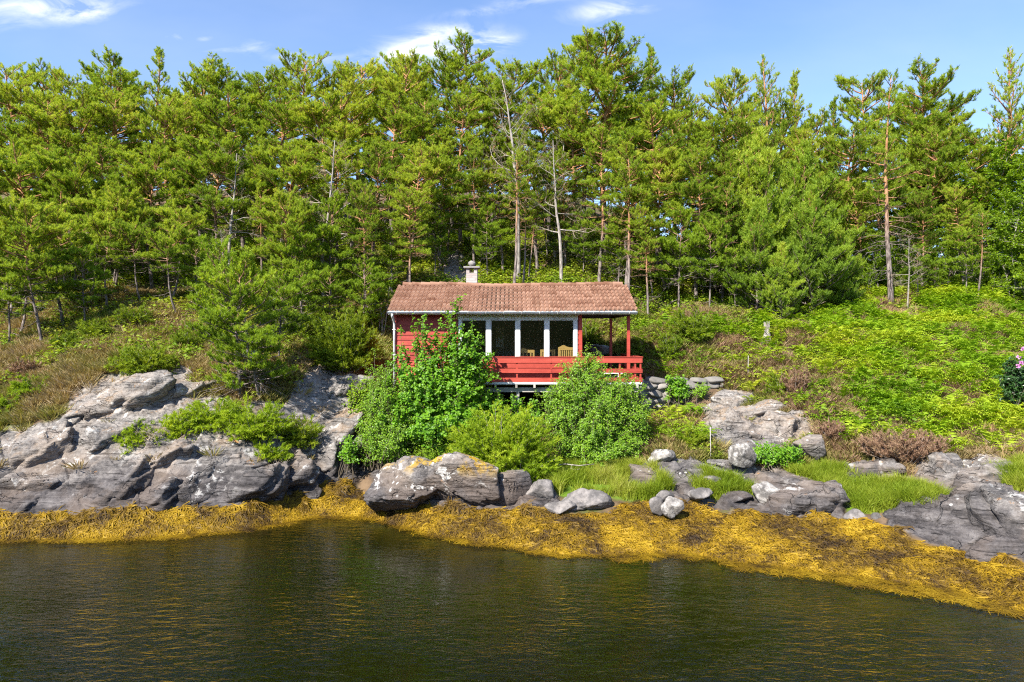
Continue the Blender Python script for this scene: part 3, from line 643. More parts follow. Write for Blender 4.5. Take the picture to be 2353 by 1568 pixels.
# ---- bedrock: joint-bounded slabs that step up out of the ground, one sheet of rock
# (photo column, row, width, height in photo pixels, depth m, tilt deg, depth-ratio)
SLABS = [(25, 1120, 190, 120, 17.9, 24), (150, 1140, 170, 90, 17.9, 20), (250, 1105, 200, 120, 18.4, 28), (330, 1150, 170, 80, 18.2, 20), (430, 1110, 200, 130, 18.6, 30),
         (500, 1060, 210, 110, 19.2, 30), (560, 1120, 170, 110, 18.8, 32), (612, 1143, 75, 66, 18.8, 25), (650, 1085, 150, 110, 19.7, 38), (720, 1060, 150, 110, 20.4, 42), (790, 1050, 110, 120, 21.0, 45), (735, 985, 180, 130, 21.2, 30),
         (60, 1040, 200, 130, 18.6, 35), (200, 1020, 200, 130, 18.9, 35), (340, 1060, 200, 110, 18.8, 30), (30, 1160, 150, 50, 17.5, 15), (690, 1130, 90, 60, 19.4, 30), (455, 1150, 100, 50, 18.3, 22), (760, 890, 150, 90, 22.6, 20),
         (270, 915, 300, 120, 20.8, 18), (380, 890, 190, 90, 21.2, 16), (130, 960, 160, 90, 19.9, 30),
         (1560, 1085, 220, 60, 19.0, 8), (1680, 1090, 240, 70, 18.7, 10), (1790, 1110, 200, 70, 18.2, 12), (1650, 1158, 190, 40, 17.3, 6), (1760, 1172, 170, 36, 17.0, 6), (1870, 1155, 170, 85, 17.2, 10), (1500, 1100, 110, 50, 19.0, 8),
         (1700, 985, 160, 85, 21.3, 14), (1800, 985, 150, 80, 21.2, 16), (1750, 945, 170, 50, 21.9, 12), (1660, 960, 110, 60, 21.6, 10), (1690, 915, 110, 55, 22.9, 8),
         (2030, 1100, 160, 75, 18.0, 12), (2200, 1098, 200, 100, 17.6, 16), (2290, 1110, 170, 90, 17.0, 14), (2130, 1195, 190, 100, 15.8, 18), (2265, 1190, 230, 130, 15.2, 22), (2345, 1215, 180, 150, 14.6, 20), (2230, 1250, 170, 70, 14.9, 14), (2150, 1230, 120, 60, 15.3, 12), (2440, 1200, 240, 200, 14.6, 18), (2320, 1265, 130, 60, 14.2, 14),
         (1045, 612, 60, 62, 34.0, 25)]
bag = Bag()
for k, (x, y, w_, h_, D, tl) in enumerate(SLABS):
    q = hit(x, y + h_ * .25); D = float(np.clip(q[1] + .2, D - 1.5, D + 1.5))
    sx, sz = w_ / F * D * .56, h_ / F * D * (.50 if x < 840 else .58)
    V, T = rock_shape(300 + k, (sx * 1.08, max(sz * 1.5, sx * .6), sz), (R(16), R(-tl), R(RNG.uniform(-18, 18))), 5, 10, (.46, .86), .075, .05, 2.6, 40)
    c0 = np.array([WX(x, D), D + sz * .75, WZ(y, D) - sz * .32]); V = V + c0; dr = nrm(V - c0)
    V = V + dr * (.12 * strata(V) - .05 + .05 * ridged(V * 1.4, 4, 65) + .022 * ridged(V * np.array([4, 4, 7.0]), 3, 66) + joints(V))[:, None] * min(1.0, sz / .6); bag.add(V, T)
tag(bag.build('bedrock', M['rock'], smooth=True), 'grey jointed gneiss outcrops along the shore', 'bedrock', kind='structure')

# ---- loose boulders, each its own thing
def boulder(x, y, w_, h_, D, seed, mat, label, rot=(0, 0, 0), name='boulder', deep=.75, cut=(.48, .88), rough=.06, crack=.05, cat='boulder', n=5, base=None, push=0.0):
    sx, sz = w_ / F * D * .5, h_ / F * D * .5
    V, T = rock_shape(seed, (1, deep, 1), rot, n, 12, cut, rough, crack, 1.8, 60)
    V[:, 0] = (V[:, 0] - V[:, 0].min()) / np.ptp(V[:, 0]) * 2 - 1; V[:, 2] = (V[:, 2] - V[:, 2].min()) / np.ptp(V[:, 2]) * 2 - 1
    V = V * np.array([sx, sx, sz]); V = V + nrm(V) * (.6 * joints(V * 1.0 + seed) * min(1, sx / .8))[:, None]; o = mesh_obj(name, tri_mesh(name, V, T, mat, None, True))
    o.location = (WX(x, D), D + sx * deep * .5 + push, WZ(y, D)); return tag(o, label, cat)
boulder(930, 1126, 200, 136, 18.3, 41, M['rock_lichen'], 'left half of the big split shore boulder, sloping left, white lichen along its crown', (.1, .22, .1), deep=.8, cut=(.50, .9), crack=.09, n=6)
boulder(1048, 1120, 204, 158, 18.05, 57, M['rock_lichen'], 'right half of the big split shore boulder, orange and yellow moss on its crown', (.2, .3, .0), deep=.75, cut=(.50, .9), crack=.09, n=6)
boulder(1178, 1132, 92, 92, 18.2, 44, M['rock'], 'upright dark block wedged between the big lichen boulder and a rounder stone', (.1, .2, .4), deep=.8, cut=(.6, .85))
boulder(1243, 1136, 72, 66, 18.1, 45, M['rock_dark'], 'rounded grey boulder at the left end of the shore grass', (.3, .1, .2), deep=.8)
boulder(1345, 1160, 130, 66, 17.6, 46, M['rock_dark'], 'low smooth grey hump of rock in front of the tall shore grass', (.1, .25, .1), deep=.7, crack=.02)
boulder(1290, 1172, 80, 40, 17.4, 47, M['rock_dark'], 'flat grey slab sunk in seaweed left of the smooth hump', (0, .1, .1), deep=.7, crack=.02)
boulder(1511, 1166, 36, 44, 17.2, 48, M['rock_dark'], 'small black stone leaning on a pale one in the seaweed', (.2, .3, 0), deep=.9, crack=.02, n=4)
boulder(1549, 1170, 52, 52, 17.0, 49, M['rock_pale'], 'pale angular stone on the seaweed beside the small black stone', (.4, .2, .5), deep=.9, crack=.02, n=4)
boulder(1530, 1144, 44, 26, 17.6, 50, M['rock_dark'], 'low dark stone behind the black and pale pair', (.0, .2, .5), deep=.9, crack=.02, n=4)
boulder(1524, 1056, 66, 44, 19.6, 51, M['rock_pale'], 'white-topped grey boulder at the right foot of the willow bush', (.2, .5, .3), deep=.9)
boulder(1713, 1048, 64, 58, 19.0, 52, M['rock_pale'], 'pale blocky boulder standing on the slab beside the pale pole', (.2, .2, .5), deep=.9, cut=(.66, .9), n=5)
boulder(1783, 1140, 98, 58, 17.7, 53, M['rock_pale'], 'long rounded boulder lying on the smooth shore slabs', (.1, .14, .2), deep=.75, crack=.02)
boulder(1865, 1034, 78, 62, 19.8, 54, M['rock'], 'mossy lichen-spotted boulder at the right end of the upper outcrop', (.3, .4, .2), deep=.8)
boulder(1972, 1196, 60, 42, 16.6, 55, M['rock_dark'], 'grey stone between the sloping slab and the shore grass tongue', (.1, .3, .2), deep=.9, crack=.03, n=4)
boulder(2020, 1198, 30, 36, 16.5, 56, M['rock_dark'], 'narrow dark stone under the grass tongue', (.2, .3, .4), deep=.9, crack=.02, n=4)
boulder(1640, 1105, 46, 18, 18.4, 58, M['rock_dark'], 'thin flat stone above the small grass tuft on the slabs', (.1, .1, .4), deep=.9, crack=.02, n=4)
boulder(1612, 1140, 60, 30, 17.6, 59, M['rock_dark'], 'low grey stone left of the small grass tuft', (.1, .2, .4), deep=.9, crack=.02, n=4)
boulder(577, 815, 42, 26, 23.0, 61, M['rock_pale'], 'white stone lying in heather behind the twin shore pines', (.3, .4, .2), deep=.9, n=4)
boulder(1380, 805, 50, 28, 27.6, 62, M['rock_pale'], 'pale stone in the bank behind the porch', (.1, .2, .2), deep=.8, n=4)
for k, (x, y, w_, h_, D, lab) in enumerate([(1480, 1092, 60, 34, 18.9, 'angular dark ledge rock at the right end of the tall shore grass'), (1672, 1078, 90, 30, 18.6, 'flat-topped ledge rock in front of the pale blocky boulder'), (1700, 1150, 80, 30, 17.5, 'low broken slab under the long rounded boulder, left side'),
        (1835, 1160, 70, 40, 17.3, 'broken grey slab right of the long rounded boulder'), (1905, 1172, 60, 44, 17.0, 'tilted slab end beside the grass tongue'), (2105, 1170, 90, 44, 16.0, 'dark ledge rock right of the grass tongue tip'), (1945, 1072, 70, 30, 18.8, 'half-buried grey rock left of the upper grass strip'), (2180, 1065, 90, 36, 18.2, 'lichen ledge rock under the wide brown heather bush'), (1590, 1075, 70, 26, 19.2, 'low dark ledge between the white-topped boulder and the pale pole')]):
    D = float(hit(x, y + h_ * .40)[1]) + .12
    boulder(x, y, w_, h_ * 1.2, D, 700 + k, M['rock'], lab, (.1, .15 * (k % 3), .3 * k), deep=.9, cut=(.42, .82), n=4)
boulder(2060, 1080, 60, 30, 18.6, 63, M['rock'], 'small grey rock above the lichen ledge on the right', (.1, .2, .2), deep=.8, n=4)

# ================================================================ cabin
FY, BY = 23.4, 27.0                 # front and back wall
XL, XR = -4.02, 2.40                # wall ends; the porch goes on to 4.0
Z0, ZT = 3.50, 5.86                 # floor, wall head
cabin = empty('cabin', (0, 25.2, 2.2)); tag(cabin, 'small red weatherboard cabin with a tiled roof and a covered porch', 'cabin')
def cpart(b, name, mat, parent=cabin, smooth=False):
    o = b.build(name, mat, None, smooth); o.parent = parent
    p_ = parent; off = Vector((0, 0, 0))
    while p_ is not None: off += p_.location; p_ = p_.parent
    o.location = o.location - off
    return o
def siding(b, x0, x1, y, z0, z1, pitch=.172, out=-1):
    z = z0; k = 0
    while z < z1 - .01:
        zt = min(z + pitch + .02, z1); a = RNG.random()
        y_lo, y_hi = y + out * .034, y + out * .010
        v = [(x0, y, z), (x1, y, z), (x1, y_lo, z), (x0, y_lo, z), (x0, y, zt), (x1, y, zt), (x1, y_hi, zt), (x0, y_hi, zt)]
        b.add(v, [(0, 2, 1), (0, 3, 2), (3, 6, 2), (3, 7, 6), (4, 5, 6), (4, 6, 7), (0, 1, 5), (0, 5, 4), (0, 4, 7), (0, 7, 3), (1, 2, 6), (1, 6, 5)], a)
        z += pitch
b = Bag()
siding(b, XL, -1.86, FY, 3.02, ZT); siding(b, -1.86, 2.24, FY, 3.44, 4.30); siding(b, 2.25, 2.30, FY, Z0 - .1, ZT); siding(b, -1.86, 2.24, FY, 5.735, ZT, .1)
b.box(2.28, 2.40, FY - .06, FY + .04, Z0 - .05, ZT, .4)
b.box(XL - .02, XL + .08, FY - .045, FY + .02, 2.95, ZT, .5)
cpart(b, 'front_wall', M['red'])
b = Bag()
def gable(x, t):
    return [(FY, 2.9), (BY, 2.9), (BY, 5.86), (25.25, 6.72), (FY, 5.86)]
for x0 in (XL, XR - .08):
    pts = gable(x0, .08); n_ = len(pts)
    v = [(x0, y, z) for y, z in pts] + [(x0 + .08, y, z) for y, z in pts]
    tr = [(0, i, i + 1) for i in range(1, n_ - 1)] + [(n_, n_ + i + 1, n_ + i) for i in range(1, n_ - 1)]
    for i in range(n_): j = (i + 1) % n_; tr += [(i, i + n_, j + n_), (i, j + n_, j)]
    b.add(v, tr); cpart(b, 'side_wall', M['red']); b = Bag()
b = Bag(); b.box(XL + .08, XR - .08, BY - .08, BY, 2.9, 5.86); cpart(b, 'back_wall', M['red'])
b = Bag(); b.box(XL + .085, XR - .085, BY - .11, BY - .085, Z0, 5.8, .5); b.box(XL + .085, XL + .11, FY + .1, BY - .12, Z0, 5.8); b.box(XR - .11, XR - .085, FY + .1, BY - .12, Z0, 5.8)
b.box(XL + .085, XR - .085, FY + .02, BY - .11, 5.80, 5.83); cpart(b, 'interior_panelling', M['room_wood'])
b = Bag(); b.box(-1.0, -.94, FY + 1.9, BY - .12, Z0, 5.79, .6); cpart(b, 'partition', M['room_wood'])
b = Bag(); b.box(XL + .02, XR - .01, FY + .02, BY - .01, Z0 - .16, Z0 - .005); cpart(b, 'floor', M['grey_wood'])
for x in (XL + .12, -1.9, .1, 2.1): b = Bag(); b.box(x - .08, x + .08, FY + .1, FY + .26, 1.2, Z0 - .17); cpart(b, 'foundation_post', M['grey_wood'])

# roof: eight courses of S-tiles each side, sagging a little along the ridge
EY0, RY, EY1 = 22.95, 25.25, 27.60
def sag(x): return -.055 * np.exp(-((x + .1) / 1.9) ** 2) + .012 * np.sin(x * 2.1)
def ztile(y): return 5.905 + (y - EY0) / (RY - EY0) * 1.045 if y <= RY else 6.95 - (y - RY) / (EY1 - RY) * 1.045
X0r, X1r = -4.19, 4.22
roof = Bag()
def course_side(ya, yb, nco):
    wv = .1525; ncol = int(round((X1r - X0r) / wv)); per = 8; n_ = ncol * per + 1; x = np.linspace(X0r, X1r, n_)
    prof = .024 * np.sin((x - X0r) / wv * 2 * math.pi) + .010 * np.sin((x - X0r) / wv * 4 * math.pi + .6)
    colid = np.minimum((np.arange(n_) // (per * 2)), ncol)
    for c in range(nco):
        y0 = ya + (yb - ya) * c / nco; y1 = ya + (yb - ya) * (c + 1.12) / nco; y1 = min(y1, yb) if yb > ya else max(y1, yb)
        jit = RNG.normal(0, .005, ncol + 2)[colid]; tint = np.clip(RNG.normal(.5, .22, ncol + 2)[colid] + .1 * RNG.normal(size=n_), 0, 1)
        sg = sag(x)
        lo = np.stack([x, np.full(n_, y0) + RNG.normal(0, .006, ncol + 2)[colid], ztile(y0) + prof + sg + .052 + jit], -1)
        hi = np.stack([x, np.full(n_, y1), ztile(y1) + prof * .95 + sg - .004 + np.zeros(n_)], -1)
        lip = lo - np.array([0, -.012, .050])
        i = np.arange(n_ - 1)
        V = np.concatenate([lip, lo, hi]); T = np.concatenate([np.stack([i, i + 1, i + n_ + 1], -1), np.stack([i, i + n_ + 1, i + n_], -1), np.stack([i + n_, i + n_ + 1, i + 2 * n_ + 1], -1), np.stack([i + n_, i + 2 * n_ + 1, i + 2 * n_], -1)])
        roof.add(V, T, np.concatenate([tint] * 3))
course_side(EY0, RY, 8); course_side(EY1, RY, 8)
roof_ob = cpart(roof, 'roof', M['tile'])
b = Bag()
nr_ = 24
for k in range(nr_):
    xa = X0r + .16 + (X1r - X0r - .32) * k / nr_; xb = X0r + .16 + (X1r - X0r - .32) * (k + 1.10) / nr_; xb = min(xb, X1r - .14)
    za = 6.955 + sag(xa) + RNG.normal(0, .004); zb = 6.955 + sag(xb)
    b.tube([(xa, RY, za + .012), (xb, RY, zb)], [.105, .090], 12, RNG.random())
cpart(b, 'ridge_tiles', M['tile'], roof_ob)
b = Bag()
for ya, yb in ((EY0 + .05, RY), (RY, EY1 - .05)):
    za, zb = ztile(ya) - .055, ztile(yb) - .055
    v = [(X0r + .05, ya, za), (X1r - .05, ya, za), (X1r - .05, yb, zb), (X0r + .05, yb, zb)]; v += [(x, y, z - .03) for x, y, z in v]
    b.add(v, [(0, 1, 2), (0, 2, 3), (4, 6, 5), (4, 7, 6), (0, 5, 1), (0, 4, 5), (1, 6, 2), (1, 5, 6), (2, 7, 3), (2, 6, 7), (3, 4, 0), (3, 7, 4)])
cpart(b, 'roof_boards', M['dark_wood'], roof_ob)
b = Bag(); b.box(X0r + .04, X1r - .04, EY0 + .012, EY0 + .045, 5.77, 5.895); cpart(b, 'fascia', M['white'], roof_ob); b = Bag(); b.box(X0r + .04, X1r - .04, EY1 - .05, EY1 - .02, 5.77, 5.885)
cpart(b, 'fascia', M['white'], roof_ob)
for s_ in (X0r + .035, X1r - .06):
    b = Bag()
    for ya, yb in ((EY0 + .02, RY), (EY1 - .02, RY)):
        za, zb = ztile(ya) - .03, ztile(yb) - .03
        v = [(s_, ya, za), (s_, yb, zb), (s_, yb, zb - .14), (s_, ya, za - .12)]; v += [(x + .025, y, z) for x, y, z in v]
        b.add(v, [(0, 1, 2), (0, 2, 3), (4, 6, 5), (4, 7, 6), (0, 5, 1), (0, 4, 5), (1, 6, 2), (1, 5, 6), (2, 7, 3), (2, 6, 7), (3, 4, 0), (3, 7, 4)])
    cpart(b, 'barge_board', M['white'], roof_ob)
# half-round gutter with brackets and a downpipe
b = Bag(); an = np.linspace(math.pi, 2 * math.pi, 9)
gx0, gx1, gy, gzz, gr = X0r + .02, X1r - .02, EY0 - .055, 5.865, .062
V = []
for r_ in (gr, gr - .006):
    for x in (gx0, gx1): V += [(x, gy + r_ * math.cos(a), gzz + r_ * 1.25 * math.sin(a)) for a in an]
T = []
for o_ in (0, 18):
    for i in range(8): T += [(o_ + i, o_ + i + 1, o_ + i + 10), (o_ + i, o_ + i + 10, o_ + i + 9)]
for i in range(8): T += [(i, i + 1, 19 + i), (i, 19 + i, 18 + i), (9 + i, 10 + i, 28 + i), (9 + i, 28 + i, 27 + i)]
for i in (0, 8): T += [(i, i + 9, i + 27), (i, i + 27, i + 18)]
for x in (gx0, gx1):
    o_ = len(V); V += [(x, gy, gzz)] + [(x, gy + gr * math.cos(a), gzz + gr * 1.25 * math.sin(a)) for a in an]; T += [(o_, o_ + i, o_ + i + 1) for i in range(1, 9)]
b.add(V, T)
gut = cpart(b, 'gutter', M['white'], cabin, True)
for k in range(14):
    b = Bag(); x = gx0 + .3 + k * .6; b.tube([(x, gy + (gr + .004) * math.cos(a), gzz + (gr * 1.25 + .004) * math.sin(a)) for a in an], .008, 4); cpart(b, 'gutter_bracket', M['white'], gut)
b = Bag(); dx = XL + .0
b.tube([(dx, gy, 5.80), (dx, gy + .02, 5.72), (dx, FY - .12, 5.55), (dx, FY - .085, 5.42), (dx, FY - .085, 2.3)], .042, 10)
for z in (5.25, 4.4, 3.5): b.box(dx - .055, dx + .055, FY - .13, FY, z, z + .03)
cpart(b, 'downpipe', M['white'], cabin, True)
# porch: corner post, back post, head beams, boarded ceiling
for x, y in ((3.99, FY), (3.90, BY - .05)):
    b = Bag(); b.box(x - .05, x + .05, y - .05, y + .05, Z0 - .02, 5.74); cpart(b, 'porch_post', M['red'])
b = Bag(); b.box(XR + .005, 4.06, FY - .06, FY + .06, 5.745, 5.85); b.box(3.94, 4.05, FY + .07, BY - .1, 5.75, 5.86); b.box(XR + .005, 4.0, BY - .1, BY, 5.75, 5.86); cpart(b, 'porch_beam', M['dark_wood'])
# window of four panes
win = Bag()
wx0, wx1, wz0, wz1 = -1.83, 2.235, 4.305, 5.725
pan = [(-1.69, -.78), (-.545, .345), (.545, 1.450), (1.665, 2.065)]
pan = [(1480 + a / 2.353, 1480 + c / 2.353) for a, c in ((702, 916), (967, 1180), (1229, 1443), (1493, 1706))]
pan = [((a - 1970) / 112.3, (c - 1970) / 112.3) for a, c in pan]; pz0, pz1 = 4.335, 5.580
yf0, yf1 = FY - .055, FY + .055
win.box(wx0, wx1, yf0, yf1, pz1, wz1); win.box(wx0, wx1, yf0 - .01, yf1, wz0, pz0)
xs = [wx0] + [v for pq in pan for v in pq] + [wx1]
for i in range(0, len(xs), 2): win.box(xs[i], xs[i + 1], yf0, yf1, pz0, pz1)
for i in range(0, len(xs), 2):                                         # raised casing boards on the mullions and head
    m_ = .022; xa, xb = xs[i] + (0 if i == 0 else m_), xs[i + 1] - (0 if i == len(xs) - 2 else m_); win.box(xa, xb, yf0 - .022, yf0, pz0 + .0, pz1 + .02)
win.box(wx0 - .02, wx1 + .02, yf0 - .03, yf0, pz1 + .022, wz1 + .01); win.box(wx0 - .03, wx1 + .03, yf0 - .05, yf0 + .01, wz1 + .011, wz1 + .04)
wf = cpart(win, 'window_frame', M['white'])
for a, c in pan:
    b = Bag(); b.box(a - .002, c + .002, FY + .0, FY + .006, pz0 - .002, pz1 + .002); cpart(b, 'pane', M['glass'], wf)
# chimney
b = Bag(); cx_ = -1.51; b.box(cx_ - .205, cx_ + .205, 25.55, 26.0, 6.3, 7.42)
for x in (-.205, .085): b.box(cx_ + x, cx_ + x + .12, 25.55, 26.0, 7.422, 7.60)
ch = cpart(b, 'chimney', M['brick'])
b = Bag(); b.box(cx_ - .30, cx_ + .30, 25.47, 26.08, 7.602, 7.66); cpart(b, 'chimney_cap', M['slab'], ch)
V, T = rock_shape(5, (.15, .15, .13), (0, 0, 0), 3, 10); b = Bag(); b.add(V + np.array([cx_ - .01, 25.8, 7.77]), T); cpart(b, 'cap_stone', M['rock_pale'], ch, True)
# deck and railing
b = Bag()
for k in range(5): b.box(-1.80, 4.30, 22.80 + k * .12, 22.91 + k * .12, Z0 - .05, Z0 - .005, RNG.random())
for k in range(5, 35): b.box(2.405, 4.30, 22.80 + k * .12, 22.91 + k * .12, Z0 - .05, Z0 - .005, RNG.random())
deck = cpart(b, 'deck', M['grey_wood'])
b = Bag(); b.box(-1.82, 4.34, 22.77, 22.795, Z0 - .065, Z0 + .005, .9); cpart(b, 'deck_edge', M['white'], deck)
for x in (-1.7, -.55, .145, .75, 1.6, 2.5, 3.4, 4.18):
    b = Bag(); b.box(x - .035, x + .035, 22.74, 23.36 if x < 2.3 else 27.0, Z0 - .18, Z0 - .052, RNG.random()); cpart(b, 'joist', M['grey_wood'], deck)
b = Bag(); b.box(-1.9, 4.25, 22.98, 23.08, Z0 - .34, Z0 - .185); cpart(b, 'deck_beam', M['grey_wood'], deck)
for x in (-1.6, .20, 2.2, 4.0):
    b = Bag(); g_ = gz1(x, 23.03) - .2; b.box(x - .045, x + .045, 22.985, 23.075, g_, Z0 - .342); cpart(b, 'support_post', M['grey_wood'], deck)
rail = Bag(); ry = 22.80
for z0, z1 in ((4.15, 4.33), (3.815, 3.955), (3.515, 3.655)):
    k = RNG.random(); rail.box(-1.78, 1.31, ry - .03, ry, z0, z1, k); rail.box(1.314, 4.325, ry - .03, ry, z0 + .004, z1 + .002, RNG.random())
    rail.box(4.328, 4.352, ry - .03, 26.9, z0, z1, RNG.random())
rail_ob = cpart(rail, 'rail_boards', M['red'])
b = Bag(); b.box(-1.80, 4.37, ry - .055, ry + .075, 4.332, 4.362); b.box(4.27, 4.37, ry + .08, 26.9, 4.332, 4.362); cpart(b, 'handrail', M['red'], rail_ob)
for x, y in [(v, ry + .027) for v in (-1.75, -.98, .166, 1.31, 2.45, 3.6, 4.12, 4.295)] + [(4.295, v) for v in (23.9, 24.9, 25.9, 26.8)]:
    b = Bag(); b.box(x - .026, x + .026, y - .025, y + .025, Z0, 4.33); cpart(b, 'baluster', M['red'], rail_ob)

# furniture seen through the panes, and on the porch
def bench(x0, x1, y, name, label, cat, spind, curved, mat, zt=4.62):
    r_ = empty(name, ((x0 + x1) / 2, y, Z0)); tag(r_, label, cat); w_ = (x1 - x0) / 2
    b = Bag(); b.box(-w_, w_, 0, .45, .42, .46); b.build('seat', mat, r_)
    for sx in (-w_ + .03, w_ - .03):
        b = Bag(); b.box(sx - .03, sx + .03, -.06, 0, 0, zt - Z0 - .02); b.build('leg', mat, r_); b = Bag(); b.box(sx - .03, sx + .03, .42, .48, 0, .415); b.build('leg', mat, r_)
    b = Bag(); hh = zt - Z0; n_ = 17
    top = [(x_, hh - .02 + (.075 * math.exp(-(((x_ + .45 * w_) / (.34 * w_)) ** 2)) + .02 * math.cos(x_ * 3) if curved else 0)) for x_ in np.linspace(-w_, w_, n_)]
    b.prism([(-w_, hh - .10), (w_, hh - .10)] + top[::-1], -.055, -.01); b.box(-w_ + .06, w_ - .06, -.05, -.015, .50, .57)
    for k in range(spind):
        x_ = -w_ + (k + 1) * 2 * w_ / (spind + 1); b.box(x_ - .022, x_ + .022, -.045, -.02, .575, hh - .101)
    b.build('backrest', mat, r_); return r_
bench(1.60, 2.26, 23.72, 'bench', 'varnished pine settle with a curved top rail behind the right-hand window pane', 'bench', 8, True, M['pine_wood'], 4.66)
bench(.98, 1.50, 23.72, 'chair', 'plain pine chair with a straight top rail beside the settle inside the window', 'chair', 4, False, M['pine_wood'], 4.60)
bench(.26, .78, 23.75, 'chair', 'pine chair half hidden by the window mullion, farthest from the settle', 'chair', 3, True, M['pine_wood'], 4.57)
t_ = empty('dining_table', (.9, 25.1, Z0)); tag(t_, 'dark dining table standing behind the pine chairs in the cabin', 'table')
b = Bag(); b.box(-.9, .9, -.4, .4, .70, .74); b.build('tabletop', M['dark_wood'], t_)
for sx in (-.82, .82):
    for sy in (-.33, .33): b = Bag(); b.box(sx - .035, sx + .035, sy - .035, sy + .035, 0, .698); b.build('leg', M['dark_wood'], t_)
b = Bag(); b.box(-.94 + .0, -.935, 0, 0, 0, 0)
b = Bag(); b.box(-.58, -.26, 0, .008, 0, .80); o = b.build('notice_sheet', M['paper'], None); o.location = (-.05, BY - .125, 4.62); tag(o, 'blank white sheet hung on the panelled back wall of the cabin', 'wall sheet')
for k in range(3):
    b = Bag(); r_ = .075; an = np.linspace(0, 2 * math.pi, 25)[:-1]
    for rr, yy_ in ((r_, .0),):
        v = [(0, .012, 0)] + [(.6 * rr * math.cos(a), .010, .6 * rr * math.sin(a)) for a in an] + [(rr * math.cos(a), -.006, rr * math.sin(a)) for a in an]
        tr = [(0, 1 + (i + 1) % 24, 1 + i) for i in range(24)]
        for i in range(24): j = (i + 1) % 24; tr += [(1 + i, 1 + j, 25 + j), (1 + i, 25 + j, 25 + i)]
        b.add(v, tr)
    o = b.build('wall_plate', M['slab'], None, True); o.location = (.86 + .20 * k, BY - .13, 5.20)
    tag(o, ('left', 'middle', 'right')[k] + ' of the three round plates on the cabin back wall', 'plate', 'plates on the cabin wall')
b = Bag(); b.box(-.35, .35, 0, .5, 0, .72); b.box(-.35, .35, .5, .62, .4, .98)
o = b.build('armchair', M['fabric'], None); o.location = (-.15, 25.0, Z0); tag(o, 'dark upholstered armchair under the white sheet in the cabin', 'armchair')
pb = empty('bench', (3.25, 24.4, Z0)); tag(pb, 'low white painted plank bench on the porch behind the railing', 'bench')
b = Bag(); b.box(-.68, .68, -.15, .15, .21, .26); b.build('seat', M['white'], pb)
for sx in (-.55, .55): b = Bag(); b.box(sx - .03, sx + .03, -.13, .13, 0, .208); b.build('leg', M['white'], pb)
o_ = None

# dry-stone terrace wall right of the porch, its stones courses inside the wall
wall = Bag(); rg = np.random.default_rng(5)
p0 = np.array([4.45, 24.6]); p1 = np.array([7.8, 25.3]); Lw = float(np.linalg.norm(p1 - p0)); dw = (p1 - p0) / Lw; ang = math.atan2(dw[1], dw[0])
def wall_course(z, h_, top=False):
    s_ = 0.0
    while s_ < Lw - .05:
        l_ = min(rg.uniform(.24, .75) * (1.25 if top else 1), Lw - s_); V, T = rock_shape(int(rg.integers(1, 9999)), (l_ * .66, .30, h_ * .70), (rg.normal(0, .06), rg.normal(0, .06), 0), 3, 12, (.60, .80), .05, .02, 1.5, 40)
        V = V @ np.array(Matrix.Rotation(ang, 3, 'Z')).T; c_ = p0 + dw * (s_ + l_ / 2); wall.add(V + np.array([c_[0], c_[1] + rg.uniform(-.04, .04), z + h_ / 2]), T, rg.random()); s_ += l_
for z, h_ in ((1.9, .34), (2.22, .32), (2.52, .30), (2.8, .30), (3.08, .24)): wall_course(z, h_)
wall_course(3.32, .20, True)
wall.box(0, Lw, -.12, .30, 1.7, 3.42, .25, Matrix.Translation((p0[0], p0[1], 0)) @ Matrix.Rotation(ang, 4, 'Z'))
tag(wall.build('stone_wall', M['stone'], None, True), 'grey dry-stone terrace wall running from the porch corner', 'wall')

# ================================================================ trees
def path(p0, d, L, n, bend, rng, jit=.08):
    """a curving limb: n+1 points from p0 along d, bending towards 'bend'"""
    P = [np.array(p0, float)]; d = nrm(np.array(d, float))
    for k in range(n):
        d = nrm(d + np.asarray(bend) / n + rng.normal(0, jit, 3)); P.append(P[-1] + d * L / n)
    return np.array(P)
def at(P, t):
    k = min(int(t * (len(P) - 1)), len(P) - 2); f = t * (len(P) - 1) - k; return P[k] * (1 - f) + P[k + 1] * f, nrm(P[k + 1] - P[k])

